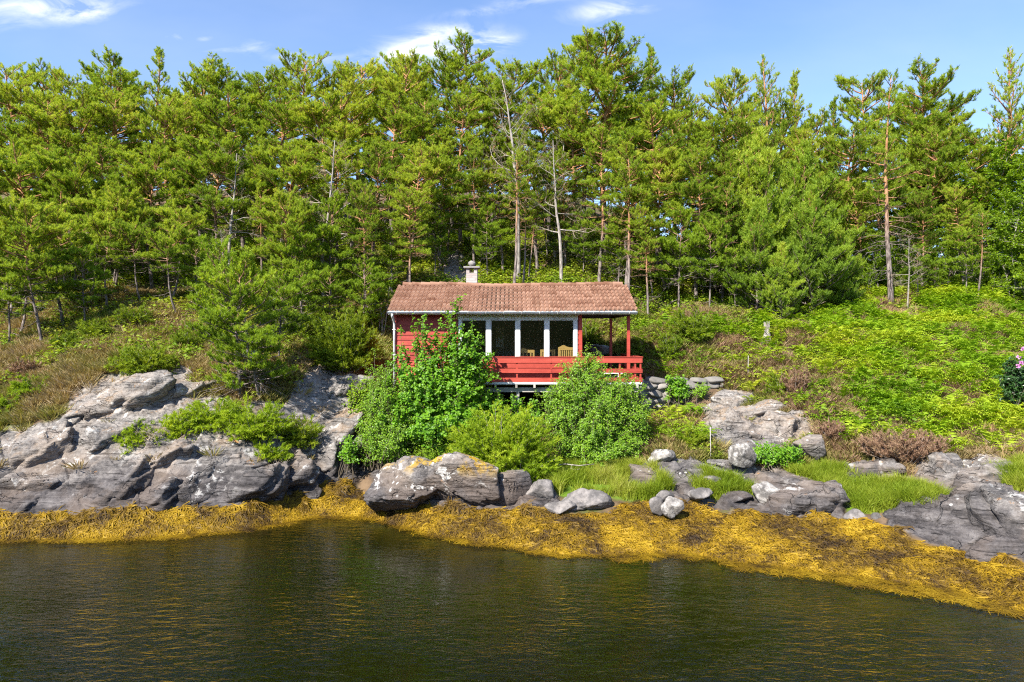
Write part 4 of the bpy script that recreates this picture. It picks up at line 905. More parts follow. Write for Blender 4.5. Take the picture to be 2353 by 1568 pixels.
def pine_meshes(seed, H, cs, Rm, shape='round', nb=46, dead=8, mat='pine', bark='bark', crook=.032, dens=1.0, r0=None, tuft=(18, .18, .0275, .155), sparse=0.0):
    """Scots pine: trunk with limbs, and needle brushes on the outer twigs. cs: crown start as a share of the height"""
    rng = np.random.default_rng(seed); wood = Bag(); r0 = r0 or .0125 * H
    n = 12; pts = [np.array([0, 0, -.6])]; d = np.array([rng.normal(0, crook), rng.normal(0, crook), 1.0])
    for k in range(n):
        d = nrm(d + np.array([rng.normal(0, crook), rng.normal(0, crook), .12])); pts.append(pts[-1] + d * (H + .6) / n)
    TP = np.array(pts); TP[:, 2] = np.linspace(-.6, H, n + 1); wood.tube(TP, np.linspace(r0, .018, n + 1) ** 1.0 * np.r_[1.25, np.ones(n)], 9)
    pos, ax, tt = [], [], []
    def twig(P0, d, L, up, lvl, tint):
        m = 3; P = path(P0, d, L, m, (0, 0, up), rng, .13)
        wood.tube(P, np.linspace(.012 if lvl else .016, .004, m + 1), 3, cap=False)
        k = max(3, int(L / .072 * dens))
        for t in np.linspace(.30, 1.0, k):
            if rng.random() < sparse: continue
            p, dd = at(P, min(t, .999)); a = nrm(dd * .75 + np.array([0, 0, .75]) + rng.normal(0, .32, 3))
            pos.append(p + rng.normal(0, .03, 3)); ax.append(a); tt.append(np.clip(tint + rng.normal(0, .16), 0, 1))
    ga = rng.uniform(0, 6.28)
    for i in range(nb):
        t = ((i + rng.random() * .8) / nb); t = t ** .92; h = H * (cs + (.985 - cs) * t); p0, _ = at(TP, (h + .6) / (H + .6)); ga += 2.39996 + rng.normal(0, .35)
        if shape == 'round': pr = (math.sin(math.pi * (.22 + .64 * t)) ** .75) * .98 + .04
        elif shape == 'flat': pr = .45 + .65 * math.sin(math.pi * min(1, .15 + .75 * t)); pr *= (1 if t < .85 else .7)
        elif shape == 'cone': pr = (1 - t) ** .8 * .96 + .06
        elif shape == 'dome': pr = (1 - t ** 1.7) * .95 + .08
        else: pr = (.55 + .45 * math.sin(t * 9 + seed)) * (1 - t * .75)
        L = max(.25, Rm * pr * rng.uniform(.5, 1.18)); el = R(-6 + 50 * t ** 1.5 + rng.normal(0, 8)) if shape not in ('cone', 'dome') else R(12 + 48 * t + rng.normal(0, 6))
        d = (math.cos(ga) * math.cos(el), math.sin(ga) * math.cos(el), math.sin(el)); m = 5
        P = path(p0, d, L, m, (0, 0, .35 if shape not in ('cone', 'dome') else .55), rng, .11)
        rb = max(.011, min(.030 * L ** .8, r0 * .45)); wood.tube(P, np.linspace(rb, .008, m + 1), 5, cap=False)
        bt = np.clip(.28 + .45 * t + rng.normal(0, .13), 0, 1)
        ns = max(3, int(L * 4.6)); sgn = 1
        for s in np.linspace(.30, .96, ns):
            q, dd = at(P, s); sgn = -sgn; side = nrm(np.cross(dd, [0, 0, 1])) * sgn
            l2 = max(.20, L * .46 * (1.12 - s) * rng.uniform(.7, 1.3))
            d2 = nrm(dd * .75 + side * rng.uniform(.5, 1.0) + np.array([0, 0, rng.uniform(.0, .5)])); twig(q, d2, l2, .4, 0, bt)
            if l2 > .6:
                for s2 in (.45, .75): twig(q + d2 * l2 * s2, nrm(d2 * .6 + nrm(np.cross(d2, [0, 0, 1])) * rng.choice([-1, 1]) * .8 + np.array([0, 0, .3])), l2 * .5, .4, 1, bt)
        twig(P[-2], P[-1] - P[-2], .35, .5, 0, bt)
    for i in range(dead):                                               # bare lower limbs with fine dry twigs
        h = H * rng.uniform(min(max(.10, cs - .30), cs + .06), cs + .12); p0, _ = at(TP, (h + .6) / (H + .6)); a = rng.uniform(0, 6.28); L = Rm * rng.uniform(.35, .85); el = R(rng.uniform(-22, 12))
        P = path(p0, (math.cos(a) * math.cos(el), math.sin(a) * math.cos(el), math.sin(el)), L, 5, (0, 0, -.12), rng, .16); wood.tube(P, np.linspace(.024, .006, 6), 4, cap=False)
        for s in np.linspace(.3, .95, 6):
            q, dd = at(P, s); wood.tube(path(q, dd + rng.normal(0, .6, 3), L * .35 * rng.uniform(.5, 1.1), 3, (0, 0, -.1), rng, .2), [.009, .007, .005, .003], 3, cap=False)
    nn, ln, wd, nl = tuft
    V, T, A = needle_tufts(pos, ax, nn, ln, wd, nl, .85, rng, np.array(tt))
    return wood.mesh('trunk', M[bark], True), tri_mesh('crown', V, T, M[mat], {'tint': A}), float(np.percentile(V[:, 2], 99.9))

def leafy_meshes(seed, H, Rm, cs=.25, nst=1, mat='leaf_tree', bark='bark_grey', leaf=.10, nb=44, per=40):
    rng = np.random.default_rng(seed); wood = Bag(); P_, N_, D_ = [], [], []
    for s_ in range(nst):
        a = rng.uniform(0, 6.28); off = np.array([math.cos(a), math.sin(a), 0]) * (.25 if nst > 1 else 0); TP = path(off + np.array([0, 0, -.5]), (math.cos(a) * .15 * (nst > 1), math.sin(a) * .15 * (nst > 1), 1), H + .4, 9, (0, 0, .3), rng, .05)
        wood.tube(TP, np.linspace(.011 * H, .014, 10), 7)
        for i in range(nb // nst):
            t = cs + (1 - cs) * (i + rng.random()) / (nb // nst); p0, _ = at(TP, min(t, .995)); g = i * 2.4 + rng.normal(0, .3); tr = (t - cs) / (1 - cs); L = Rm * (math.sin(math.pi * (.25 + .72 * tr)) ** .7) * rng.uniform(.6, 1.1); el = R(20 + 35 * tr)
            P = path(p0, (math.cos(g) * math.cos(el), math.sin(g) * math.cos(el), math.sin(el)), L, 5, (0, 0, .1), rng, .12); wood.tube(P, np.linspace(.022, .005, 6), 4, cap=False)
            for s in np.linspace(.25, 1, max(4, int(L * 5))):
                q, dd = at(P, min(s, .999)); d2 = nrm(dd + rng.normal(0, .7, 3)); Q = path(q, d2, L * .32 * rng.uniform(.6, 1.2), 3, (0, 0, -.1), rng, .2); wood.tube(Q, [.007, .005, .004, .003], 3, cap=False)
                for u_ in rng.random(per): w_, e_ = at(Q, .1 + .89 * u_); P_.append(w_ + rng.normal(0, .05, 3)); D_.append(e_ + rng.normal(0, .8, 3)); N_.append(np.array([0, -.1, 1]) + rng.normal(0, .6, 3))
    V, T, A = leaves(np.array(P_), np.array(N_), np.array(D_), leaf, rng)
    return wood.mesh('trunk', M[bark], True), tri_mesh('crown', V, T, M[mat], {'tint': A}), float(V[:, 2].max())

def bare_meshes(seed, H, Rm, cs, nb, mat='dead', levels=3, up=.5, fork=True, r0=None):
    rng = np.random.default_rng(seed); wood = Bag(); tw = Bag(); r0 = r0 or .014 * H
    TP = path((0, 0, -.5), (0, 0, 1), H + .5, 10, (0, 0, .2), rng, .05); wood.tube(TP, np.linspace(r0, .02, 11), 8)
    def rec(P0, d, L, r, lv):
        P = path(P0, d, L, 4, (0, 0, up * .5), rng, .15); (wood if lv < 1 else tw).tube(P, np.linspace(r, r * .35, 5), 5 if lv < 1 else 3, cap=False)
        if lv < levels:
            for s in np.linspace(.3, 1, 5 if lv < 2 else 4):
                q, dd = at(P, min(s, .999)); rec(q, nrm(dd + rng.normal(0, .55, 3)), L * rng.uniform(.32, .5), max(.004, r * .45), lv + 1)
    for i in range(nb):
        t = cs + (.98 - cs) * (i + rng.random()) / nb; p0, _ = at(TP, t); g = i * 2.4 + rng.normal(0, .4); tr = (t - cs) / (1 - cs); el = R(8 + 50 * tr)
        rec(p0, (math.cos(g) * math.cos(el), math.sin(g) * math.cos(el), math.sin(el)), Rm * (1.05 - .7 * tr) * rng.uniform(.6, 1.1), .045 * (1.1 - tr), 0)
    return wood.mesh('trunk', M[mat], True), tw.mesh('twigs', M['twig_dry']), max(H, float(tw.arrays()[0][:, 2].max()))

PROTO = {}
def proto(k, m): PROTO[k] = m
proto('tall1', pine_meshes(101, 13, .40, 2.7, 'round', 50, 10))
proto('tall2', pine_meshes(102, 13, .46, 2.4, 'round', 44, 10))
proto('tall3', pine_meshes(103, 13, .36, 2.9, 'flat', 50, 9, crook=.045))
proto('tall4', pine_meshes(104, 13, .50, 2.9, 'flat', 42, 12, crook=.045))
proto('tall5', pine_meshes(141, 13, .34, 2.5, 'round', 46, 16, sparse=.12))
proto('tall6', pine_meshes(142, 13, .42, 2.8, 'round', 40, 18, crook=.05, sparse=.2))
proto('tall7', pine_meshes(143, 13, .30, 2.3, 'cone', 52, 14))
proto('tall8', pine_meshes(144, 13, .44, 3.0, 'flat', 36, 16, crook=.06, sparse=.15))
proto('broad', pine_meshes(105, 10, .30, 3.4, 'flat', 48, 12, crook=.06))
proto('slim', pine_meshes(106, 12, .22, 1.7, 'cone', 56, 8))
proto('spire', pine_meshes(107, 12, .30, 1.6, 'cone', 52, 6, sparse=.15))
proto('open', pine_meshes(108, 13, .36, 3.0, 'cone', 40, 12, sparse=.5))
proto('young', pine_meshes(109, 7, .03, 2.9, 'dome', 96, 2, 'pine_blue', tuft=(15, .24, .036, .15)))
proto('umbrella', pine_meshes(151, 7, .56, 2.3, 'flat', 26, 12, crook=.09, dens=1.1, r0=.11))
proto('low', pine_meshes(110, 6, .25, 1.9, 'flat', 34, 8, 'pine_front', dens=1.2, tuft=(16, .18, .034, .15)))
proto('front1', pine_meshes(111, 6, .06, 1.75, 'flat', 46, 12, 'pine_front', dens=1.1, tuft=(18, .16, .026, .13), crook=.05))
proto('front2', pine_meshes(112, 5.5, .10, 1.8, 'flat', 40, 12, 'pine_front', dens=1.1, tuft=(18, .16, .026, .13), crook=.06))
proto('pole', pine_meshes(113, 11, .66, 1.4, 'round', 24, 14))
proto('leafy', leafy_meshes(120, 8, 2.6))
proto('alder', leafy_meshes(121, 4.5, 2.0, .2, 5, 'leaf_tree', nb=40))
proto('snag', bare_meshes(130, 12, 2.9, .38, 24, r0=.20))
proto('ragged', pine_meshes(131, 13, .38, 2.4, 'ragged', 40, 26, sparse=.35))
proto('dry', bare_meshes(132, 9, 2.6, .35, 16, levels=3, up=-.1))

ALT = {'tall1': ['tall1', 'tall5', 'tall6'], 'tall2': ['tall2', 'tall5', 'tall6'], 'tall3': ['tall3', 'tall8'], 'tall4': ['tall4', 'tall8', 'tall6']}
_pk = np.random.default_rng(404)
TREES = []
def plant(kind, x, D, ytop, rz=None, name='pine_tree', row=0, lean=(0, 0), wide=1.0, look=None):
    """stand a tree so that it is rooted in the ground at depth D and reaches the height the photograph shows"""
    if x == 1392: wide = 1.55
    elif kind in ALT and row != 9: kind = ALT[kind][int(_pk.integers(0, len(ALT[kind])))]; wide *= _pk.uniform(.85, 1.12); lean = (_pk.normal(0, .022), _pk.normal(0, .022))
    tm, cm, H = PROTO[kind]; X = WX(x, D); g = gz1(X, D); h = max(1.2, WZ(ytop, D) - g); s = h / H
    r_ = empty(name, (X, D, g), RNG.uniform(0, 6.28) if rz is None else rz, s); r_.scale = (s * wide, s * wide, s); r_.rotation_euler[0] = lean[0]; r_.rotation_euler[1] = lean[1]
    for nm, me_ in (('trunk', tm), ('crown' if kind not in ('snag', 'dry') else 'branches', cm)):
        c = bpy.data.objects.new(nm, me_); link(c, r_)
    TREES.append((r_, kind, row, x, D, h, look)); return r_

# skyline
for k, x, y, D in [('tall3', 25, 150, 42), ('tall1', 95, 148, 44), ('tall2', 160, 150, 41), ('tall1', 250, 130, 43), ('tall7', 345, 128, 44), ('tall3', 300, 158, 41), ('tall4', 410, 192, 45), ('tall1', 470, 150, 42),
                   ('tall3', 535, 152, 44), ('tall2', 585, 150, 43), ('tall2', 632, 182, 45), ('tall1', 700, 121, 42), ('tall4', 765, 165, 44), ('tall1', 830, 128, 41), ('tall3', 880, 128, 44), ('tall2', 930, 135, 41), ('tall4', 985, 140, 43),
                   ('tall5', 1073, 91, 42), ('tall1', 1040, 125, 43), ('tall3', 1125, 150, 40), ('tall2', 1250, 124, 43), ('tall1', 1335, 78, 38), ('tall5', 1392, 70, 37), ('spire', 1488, 104, 42), ('tall1', 1450, 140, 40),
                   ('tall1', 1548, 166, 41), ('tall4', 1600, 212, 43), ('tall2', 1655, 165, 42), ('open', 1733, 113, 40), ('tall2', 1770, 230, 43), ('spire', 1828, 160, 42), ('tall2', 1875, 262, 44), ('spire', 1922, 220, 42), ('tall1', 1974, 170, 41),
                   ('tall2', 2132, 155, 42), ('tall4', 2085, 200, 43), ('tall3', 2185, 250, 40), ('open', 2270, 108, 38), ('tall2', -40, 150, 42), ('tall1', -110, 160, 42), ('tall3', 2390, 240, 41)]:
    plant(k, x, D, y, row=3, wide=1.22 if k[0] in 'tb' else 1.05)
# second row and middle of the wood
for k, x, y, D in [('tall4', 40, 235, 36), ('tall1', 130, 225, 38), ('tall3', 205, 215, 37), ('tall2', 290, 225, 38), ('tall1', 385, 225, 36.5), ('tall4', 460, 225, 38), ('tall3', 560, 205, 37), ('tall1', 650, 225, 38), ('tall2', 735, 215, 36.5),
                   ('tall3', 810, 205, 38), ('tall1', 900, 215, 37), ('tall4', 985, 225, 38), ('tall2', 1060, 200, 37), ('tall1', 1130, 240, 38), ('tall3', 1260, 215, 37.5), ('tall2', 1330, 235, 35), ('tall4', 1440, 215, 37), ('tall1', 1510, 225, 36),
                   ('tall2', 1580, 265, 37.5), ('tall3', 1640, 260, 36.5), ('tall1', 1700, 250, 38), ('tall4', 1775, 310, 38), ('tall2', 1850, 290, 38), ('tall1', 1945, 300, 37), ('tall2', 2010, 330, 38), ('tall3', 2120, 290, 38), ('tall1', 2240, 330, 37), ('leafy', 2330, 300, 36), ('leafy', 2270, 340, 38), ('leafy', 2390, 320, 34)]:
    plant(k, x, D + RNG.uniform(-.8, .8), y, row=2, wide=1.2, name='leafy_tree' if k == 'leafy' else 'pine_tree')
for k, x, y, D in [('broad', 20, 330, 31), ('tall4', 95, 330, 33), ('broad', 180, 345, 31.5), ('tall1', 255, 320, 33.5), ('broad', 350, 330, 32), ('tall4', 425, 340, 33.5), ('broad', 515, 300, 32), ('tall2', 600, 320, 33.5), ('broad', 690, 330, 32.5), ('tall3', 770, 330, 33.5),
                   ('tall1', 850, 325, 33), ('tall2', 935, 330, 32.5), ('broad', 1015, 320, 34), ('tall1', 1090, 330, 34), ('tall4', 1155, 360, 33.5), ('tall3', 1235, 350, 34.5), ('tall2', 1300, 350, 34), ('tall1', 1375, 300, 33), ('tall2', 1435, 330, 31.5), ('tall3', 1530, 335, 33), ('tall1', 1600, 330, 32),
                   ('slim', 1655, 350, 33.5), ('tall2', 1900, 400, 34), ('tall3', 1965, 420, 34.5), ('tall1', 2120, 430, 34), ('tall2', 2215, 420, 33), ('leafy', 2300, 420, 33), ('leafy', 2370, 430, 31), ('tall1', -60, 320, 31)]:
    plant(k, x, D + RNG.uniform(-.5, .5), y, row=1, wide=1.15, name='leafy_tree' if k == 'leafy' else 'pine_tree')
# forest edge and understorey
for k, x, y, D in [('low', 22, 560, 25.6), ('broad', 98, 455, 25.3), ('low', 196, 560, 26.2), ('umbrella', 150, 470, 27.2), ('umbrella', 245, 490, 27.6), ('umbrella', 40, 500, 26.6), ('umbrella', 330, 500, 28.4), ('umbrella', 410, 520, 27.6), ('umbrella', 200, 440, 29.5), ('low', 690, 600, 26.4), ('low', 835, 590, 27.8), ('low', 760, 610, 27.6), ('alder', 870, 640, 28.4), ('alder', 640, 640, 27.4), ('umbrella', 10, 440, 28.5), ('broad', 265, 430, 30.5), ('umbrella', 385, 460, 29.6), ('low', 455, 540, 28.5), ('broad', 640, 430, 29), ('low', 690, 500, 29.5), ('tall4', 840, 420, 30), ('low', 760, 450, 30.5), ('tall2', 940, 420, 30.5), ('low', 900, 520, 31),
                   ('low', 1000, 480, 33), ('low', 1120, 470, 33), ('tall2', 1215, 430, 33), ('low', 1340, 500, 33.5), ('tall2', 1490, 470, 30.5), ('low', 1560, 480, 31), ('low', 1630, 500, 30.5), ('low', 1290, 470, 34.5), ('low', 1420, 500, 32.5),
                   ('young', 1850, 330, 34.5), ('young', 1735, 300, 33.5), ('young', 1862, 432, 30.5), ('young', 1742, 470, 30.0), ('young', 1930, 520, 31), ('young', 1795, 560, 28.9), ('low', 1690, 560, 30), ('low', 2110, 560, 32), ('low', 2220, 520, 32), ('alder', 2320, 560, 32.5), ('alder', 2170, 590, 33), ('alder', 1925, 600, 33.2), ('alder', 1995, 620, 33.6), ('alder', 2075, 625, 33.4), ('alder', 2245, 620, 32.8), ('alder', 2290, 630, 32.2), ('alder', 2365, 600, 31.8), ('low', 1960, 590, 33), ('low', 2150, 600, 32.4), ('leafy', 2020, 520, 34), ('young', 1640, 420, 33.5)]:
    plant(k, x, D, y, row=0, name='leafy_tree' if k in ('leafy', 'alder') else 'pine_tree', wide=1.0 if k != 'young' else .95)
for k, x, y, D in [('broad', 30, 330, 47), ('slim', 110, 320, 48), ('broad', 190, 330, 47.5), ('slim', 275, 330, 48), ('broad', 360, 330, 47), ('slim', 440, 320, 48), ('broad', 520, 320, 47), ('slim', 600, 320, 48), ('broad', 690, 320, 47), ('slim', 780, 310, 48), ('broad', 860, 320, 47), ('slim', 940, 320, 48), ('broad', 1030, 320, 47), ('slim', 1110, 320, 48), ('broad', 1195, 320, 46), ('slim', 1290, 320, 47), ('broad', 1370, 330, 46), ('slim', 1460, 330, 47), ('broad', 1550, 340, 46), ('slim', 1640, 350, 46),
                   ('broad', 1730, 370, 45), ('slim', 1820, 390, 45), ('broad', 1900, 400, 44), ('slim', 1980, 410, 44), ('broad', 2060, 400, 43), ('leafy', 2140, 420, 42), ('slim', 2200, 420, 42), ('leafy', 2260, 420, 41), ('slim', 2340, 400, 42), ('leafy', 2040, 470, 40), ('leafy', 1930, 480, 39), ('leafy', 2190, 490, 37), ('leafy', 1890, 470, 38), ('leafy', 1960, 500, 37.5), ('leafy', 2010, 480, 41), ('leafy', 2090, 480, 39), ('alder', 1930, 560, 36), ('alder', 2060, 550, 36.5), ('alder', 2130, 560, 37), ('leafy', 2240, 480, 39), ('alder', 2260, 570, 36), ('leafy', 2310, 470, 38), ('alder', 2345, 560, 35), ('leafy', 2380, 460, 40), ('alder', 1995, 570, 35.5), ('alder', 1880, 560, 37), ('leafy', 1700, 470, 41), ('leafy', 1790, 470, 41), ('leafy', 1600, 450, 42), ('leafy', 2150, 470, 44), ('leafy', 1850, 450, 44)]:
    plant(k, x, D, y, row=5, name='leafy_tree' if k == 'leafy' else 'pine_tree', wide=1.3)
# bare straight stems deep in the wood
for x, y, D in [(1180, 330, 31.8), (1202, 420, 32.5), (1235, 400, 34), (1258, 430, 36), (1285, 420, 37), (1010, 400, 35), (1030, 400, 36.5), (850, 440, 33), (262, 400, 31), (155, 420, 30.5), (205, 420, 32), (1440, 340, 30.8), (1660, 420, 32), (1500, 500, 32), (2248, 480, 31.5), (2232, 500, 33), (600, 430, 31), (330, 420, 33), (690, 420, 33.5), (1105, 440, 36), (1320, 460, 36), (1555, 450, 34.5)]:
    plant('pole', x, D, y, row=4)
# the singular ones
plant('snag', 1190, 33, 132, .4, 'bare_tree', 9, look='tall leafless grey tree with forked crown above the cabin roof')
plant('ragged', 2048, 31.5, 146, 1.0, 'pine_tree', 9, look='ragged tall pine with many dead hanging limbs above the bracken slope')
plant('dry', 530, 31, 330, 2.0, 'bare_tree', 9, look='dry twiggy pale tree among the pines behind the twin shore pines')
plant('dry', 1275, 35.5, 265, .6, 'bare_tree', 9, look='dry brown twiggy tree right of the tall leafless grey tree')
plant('dry', 742, 31.0, 300, 1.1, 'bare_tree', 9, look='pale dead twiggy pine in the middle of the wood, above the round juniper')
plant('dry', 1290, 32.4, 300, 3.1, 'bare_tree', 9, look='dry beige twiggy tree in front of the wood above the window end')
plant('dry', 2085, 31.0, 540, 5.1, 'bare_tree', 9, look='low dry beige tangle under the ragged tall pine')
plant('dry', 520, 30, 520, 4.0, 'bare_tree', 9, look='low bleached tangle of dead limbs under the pines left of the cabin')
plant('front1', 552, 21.4, 545, .3, 'pine_tree', 9, (0, R(-3)), 1.0, 'left one of the twin low pines growing on the shore rock')
plant('front2', 598, 21.6, 600, 2.0, 'pine_tree', 9, (0, R(4)), 1.15, 'right one of the twin low pines growing on the shore rock')
plant('low', 640, 23.6, 620, .7, 'pine_tree', 9, (0, 0), 1.0, 'small pine behind the twin shore pines, beside the round juniper')
plant('low', 500, 24.6, 600, 2.9, 'pine_tree', 9, (0, 0), 1.0, 'small pine in the heather behind and left of the twin shore pines')

# labels: what sets each tree apart, and its place in its row
LAND = [(-9e9, 'beyond the left picture edge'), (0, 'above the bare left rock'), (420, 'behind the twin shore pines'), (700, 'above the round juniper bush'), (890, 'above the cabin left gable'), (1045, 'above the chimney'), (1160, 'above the cabin window'), (1340, 'above the porch'),
        (1500, 'above the porch-side bush'), (1690, 'above the grey stump'), (1890, 'above the bracken slope'), (2200, 'near the right picture edge')]
def land(x): return [b_ for a_, b_ in LAND if x >= a_][-1]
ORD = ['first', 'second', 'third', 'fourth', 'fifth', 'sixth', 'seventh', 'eighth', 'ninth', 'tenth', 'eleventh', 'twelfth']
LOOK = {'tall1': 'tall round-crowned pine', 'tall2': 'tall narrow round-crowned pine', 'tall3': 'tall flat-layered pine', 'tall4': 'tall high-crowned pine', 'tall5': 'tall oval-crowned pine', 'tall6': 'tall loose-crowned pine', 'tall7': 'tall tapering pine', 'tall8': 'tall wide-topped pine', 'broad': 'broad spreading pine', 'slim': 'slim pointed pine', 'spire': 'thin spire-topped pine',
        'open': 'tall see-through pine', 'young': 'dense bushy young pine', 'low': 'low flat-topped pine', 'umbrella': 'small crooked umbrella-crowned pine', 'pole': 'bare-stemmed thin pine', 'leafy': 'yellow-green broadleaf tree', 'alder': 'many-stemmed broadleaf tree'}
ROWN = {3: 'on the skyline', 2: 'in the back row', 1: 'in the middle row of the wood', 0: 'at the forest edge', 4: 'deep in the wood', 5: 'far behind the back row'}
_seen = {}
for rec in sorted(TREES, key=lambda r: r[3]):
    key = (rec[1], rec[2], land(rec[3])); _seen.setdefault(key, []).append(rec)
for key, lst in _seen.items():
    for i, (o, kind, row, x, D, h, look) in enumerate(lst):
        if look: lab = look
        else:
            lab = f"{LOOK[kind]} {ROWN[row]}, {land(x)}"
            if len(lst) > 1: lab = f"{ORD[i]} {lab}"
        tag(o, lab, 'tree', None if look else {3: 'pines on the skyline', 2: 'trees of the back row', 1: 'trees of the middle row', 0: 'trees at the forest edge', 4: 'bare stems deep in the wood', 5: 'trees far behind the back row'}[row])

# ================================================================ shrubs
def shrub(name, root, lobes, per_lobe, leaf, mat, label, cat='shrub', twig=(.45, 14), asp=.75, upb=.6, seed=1, dens=1.0):
    """stems fan out from the root to points in the lobes (cx,cy,cz,rx,ry,rz about the root), with leafy side twigs"""
    rng = np.random.default_rng(seed); wood = Bag(); P_, N_, D_ = [], [], []
    for lb, npl in zip(lobes, per_lobe):
        c, r_ = np.array(lb[:3]), np.array(lb[3:])
        for k in range(npl):
            q = nrm(rng.normal(size=3)); tgt = c + q * r_ * rng.random() ** .28 * (1.28 if rng.random() < .14 else .94)
            if tgt[2] < .1: tgt[2] = .1 + rng.random() * .3
            st = np.array([rng.normal(0, .25) + .35 * c[0] + .25 * tgt[0], rng.normal(0, .2) + .3 * tgt[1], -.15]); L = np.linalg.norm(tgt - st)
            mid = (st + tgt) / 2 + np.array([0, 0, .18 * L]) - (tgt - st) * np.array([.12, .12, 0]); tk = np.linspace(0, 1, 7)[:, None]
            P = (1 - tk) ** 2 * st + 2 * tk * (1 - tk) * mid + tk ** 2 * tgt; P += rng.normal(0, .02, P.shape) * L
            wood.tube(P, np.linspace(.016, .005, 7), 4, cap=False)
            for s in np.linspace(.45, 1.0, 6):
                b_, dd = at(P, min(s, .999)); d2 = nrm(dd * .8 + rng.normal(0, .7, 3) + np.array([0, 0, upb * .5])); l2 = twig[0] * rng.uniform(.6, 1.2)
                Q = path(b_, d2, l2, 3, (0, 0, .2), rng, .15); wood.tube(Q, [.006, .005, .004, .002], 3, cap=False)
                for u_ in rng.random(max(1, int(twig[1] * dens))):
                    w_, e_ = at(Q, .05 + .94 * u_); P_.append(w_ + rng.normal(0, .035, 3)); D_.append(nrm(e_ * .6 + rng.normal(0, .6, 3))); N_.append(nrm(np.array([-.2, -.45, .8]) + .5 * q + rng.normal(0, .45, 3)))
    r0 = empty(name, root); V, T, A = leaves(np.array(P_), np.array(N_), np.array(D_), leaf, rng, asp)
    link(bpy.data.objects.new('stems', wood.mesh('stems', M['stem'], True)), r0); link(bpy.data.objects.new('foliage', tri_mesh('foliage', V, T, M[mat], {'tint': A})), r0)
    return tag(r0, label, cat)
_jun = {}
def juniper_mesh(seed, w_, d_, h, n, mat, tuft=(12, .12, .016, .07), droop=-.4):
    rng = np.random.default_rng(seed); wood = Bag(); pos, ax, tt = [], [], []
    for k in range(n):
        a = rng.uniform(0, 6.28); e = rng.random() ** .7; tgt = np.array([math.cos(a) * w_ * rng.uniform(.25, 1.0), math.sin(a) * d_ * rng.uniform(.25, 1), 0]); rr = math.hypot(tgt[0] / w_, tgt[1] / d_); tgt[2] = h * math.sqrt(max(.03, 1 - rr ** 2 * .92)) * rng.uniform(.25, 1.0)
        st = np.array([tgt[0] * .15, tgt[1] * .15, -.1]); L = np.linalg.norm(tgt - st); P = path(st, tgt - st + np.array([0, 0, .35 * L]), L * 1.05, 6, np.array([tgt[0], tgt[1], 0]) / L * .5 + np.array([0, 0, droop]), rng, .06)
        wood.tube(P, np.linspace(.014, .004, 7), 4, cap=False); bt = rng.uniform(.15, .85); sg = 1
        for s in np.linspace(.3, 1, max(5, int(L * 9))):
            q, dd = at(P, min(s, .999)); sg = -sg; d2 = nrm(dd + nrm(np.cross(dd, [0, 0, 1])) * sg * .7 + np.array([0, 0, .25]) + rng.normal(0, .2, 3)); l2 = .34 * (1.25 - s) * rng.uniform(.7, 1.3) * min(1.3, max(.5, L / 1.3))
            Q = path(q, d2, l2, 3, (0, 0, droop), rng, .1)
            for u_ in np.linspace(.1, 1, max(3, int(l2 / .055))):
                p, e_ = at(Q, min(u_, .999)); pos.append(p); ax.append(nrm(e_ + np.array([0, 0, .15]) + rng.normal(0, .25, 3))); tt.append(np.clip(bt + rng.normal(0, .12), 0, 1))
    V, T, A = needle_tufts(pos, ax, *tuft, .8, rng, np.array(tt)); return wood.mesh('stems', M['bark_grey'], True), tri_mesh('foliage', V, T, M[mat], {'tint': A})
def juniper(x, yb, D, wpx, hpx, seed, n, mat, label, deep=.7, name='juniper_bush', tuft=(12, .12, .016, .07), cat='shrub', droop=-.4):
    X = WX(x, D); w_ = wpx / F * D * .5; h = hpx / F * D; z = min(gz1(X, D) - .05, WZ(yb, D)) if yb is not None else gz1(X, D) - .03
    h = h + max(0, WZ(yb, D) - z) if yb is not None else h
    r_ = empty(name, (X, D, z)); s_, f_ = juniper_mesh(seed, w_, w_ * deep, h, n, mat, tuft, droop)
    link(bpy.data.objects.new('stems', s_), r_); link(bpy.data.objects.new('foliage', f_), r_); return tag(r_, label, cat)

D = 21.6; x0 = WX(985, D); g0 = gz1(x0, D)
def LB(x, y, rx, ry, dy=0.0, deep=.8): return (WX(x, D) - x0, dy, WZ(y, D) - g0, rx / F * D, max(.35, rx / F * D * deep), ry / F * D)
shrub('hazel_bush', (x0, D, g0), [LB(1000, 910, 105, 85), LB(1062, 815, 34, 55), LB(1044, 742, 9, 52), LB(970, 790, 20, 62), LB(1090, 860, 42, 75, .2), LB(922, 830, 13, 70), LB(1000, 965, 130, 80, -.3), LB(900, 1000, 60, 60), LB(1005, 800, 16, 50)],
      [170, 40, 9, 13, 64, 9, 140, 50, 10], .080, 'leaf', 'big round-leaved bush with tall shoots in front of the cabin left wall', seed=3, twig=(.42, 19), asp=.92)
D = 21.0; x0 = WX(890, D); g0 = gz1(x0, D)
shrub('willow_bush', (x0, D, g0), [LB(895, 950, 62, 95, .2), LB(870, 890, 34, 55, .3), LB(900, 1010, 70, 50, -.2), LB(860, 1000, 30, 45)], [170, 66, 120, 46], .054, 'leaf_small', 'small-leaved grey-green bush at the left of the shoreline bushes, beside the rock', seed=4, twig=(.34, 20), asp=.55)
D = 21.2; x0 = WX(1365, D); g0 = gz1(x0, D)
shrub('willow_bush', (x0, D, g0), [LB(1365, 970, 118, 95), LB(1345, 880, 70, 50), LB(1350, 845, 34, 32, .2), LB(1440, 960, 48, 70), LB(1290, 920, 45, 45), LB(1375, 1035, 105, 38, -.3), LB(1420, 900, 40, 36)],
      [280, 104, 32, 90, 70, 100, 46], .054, 'leaf_small', 'large small-leaved bush below the porch, in front of the railing', seed=5, twig=(.36, 22), asp=.60)
D = 22.3; x0 = WX(1185, D); g0 = gz1(x0, D)
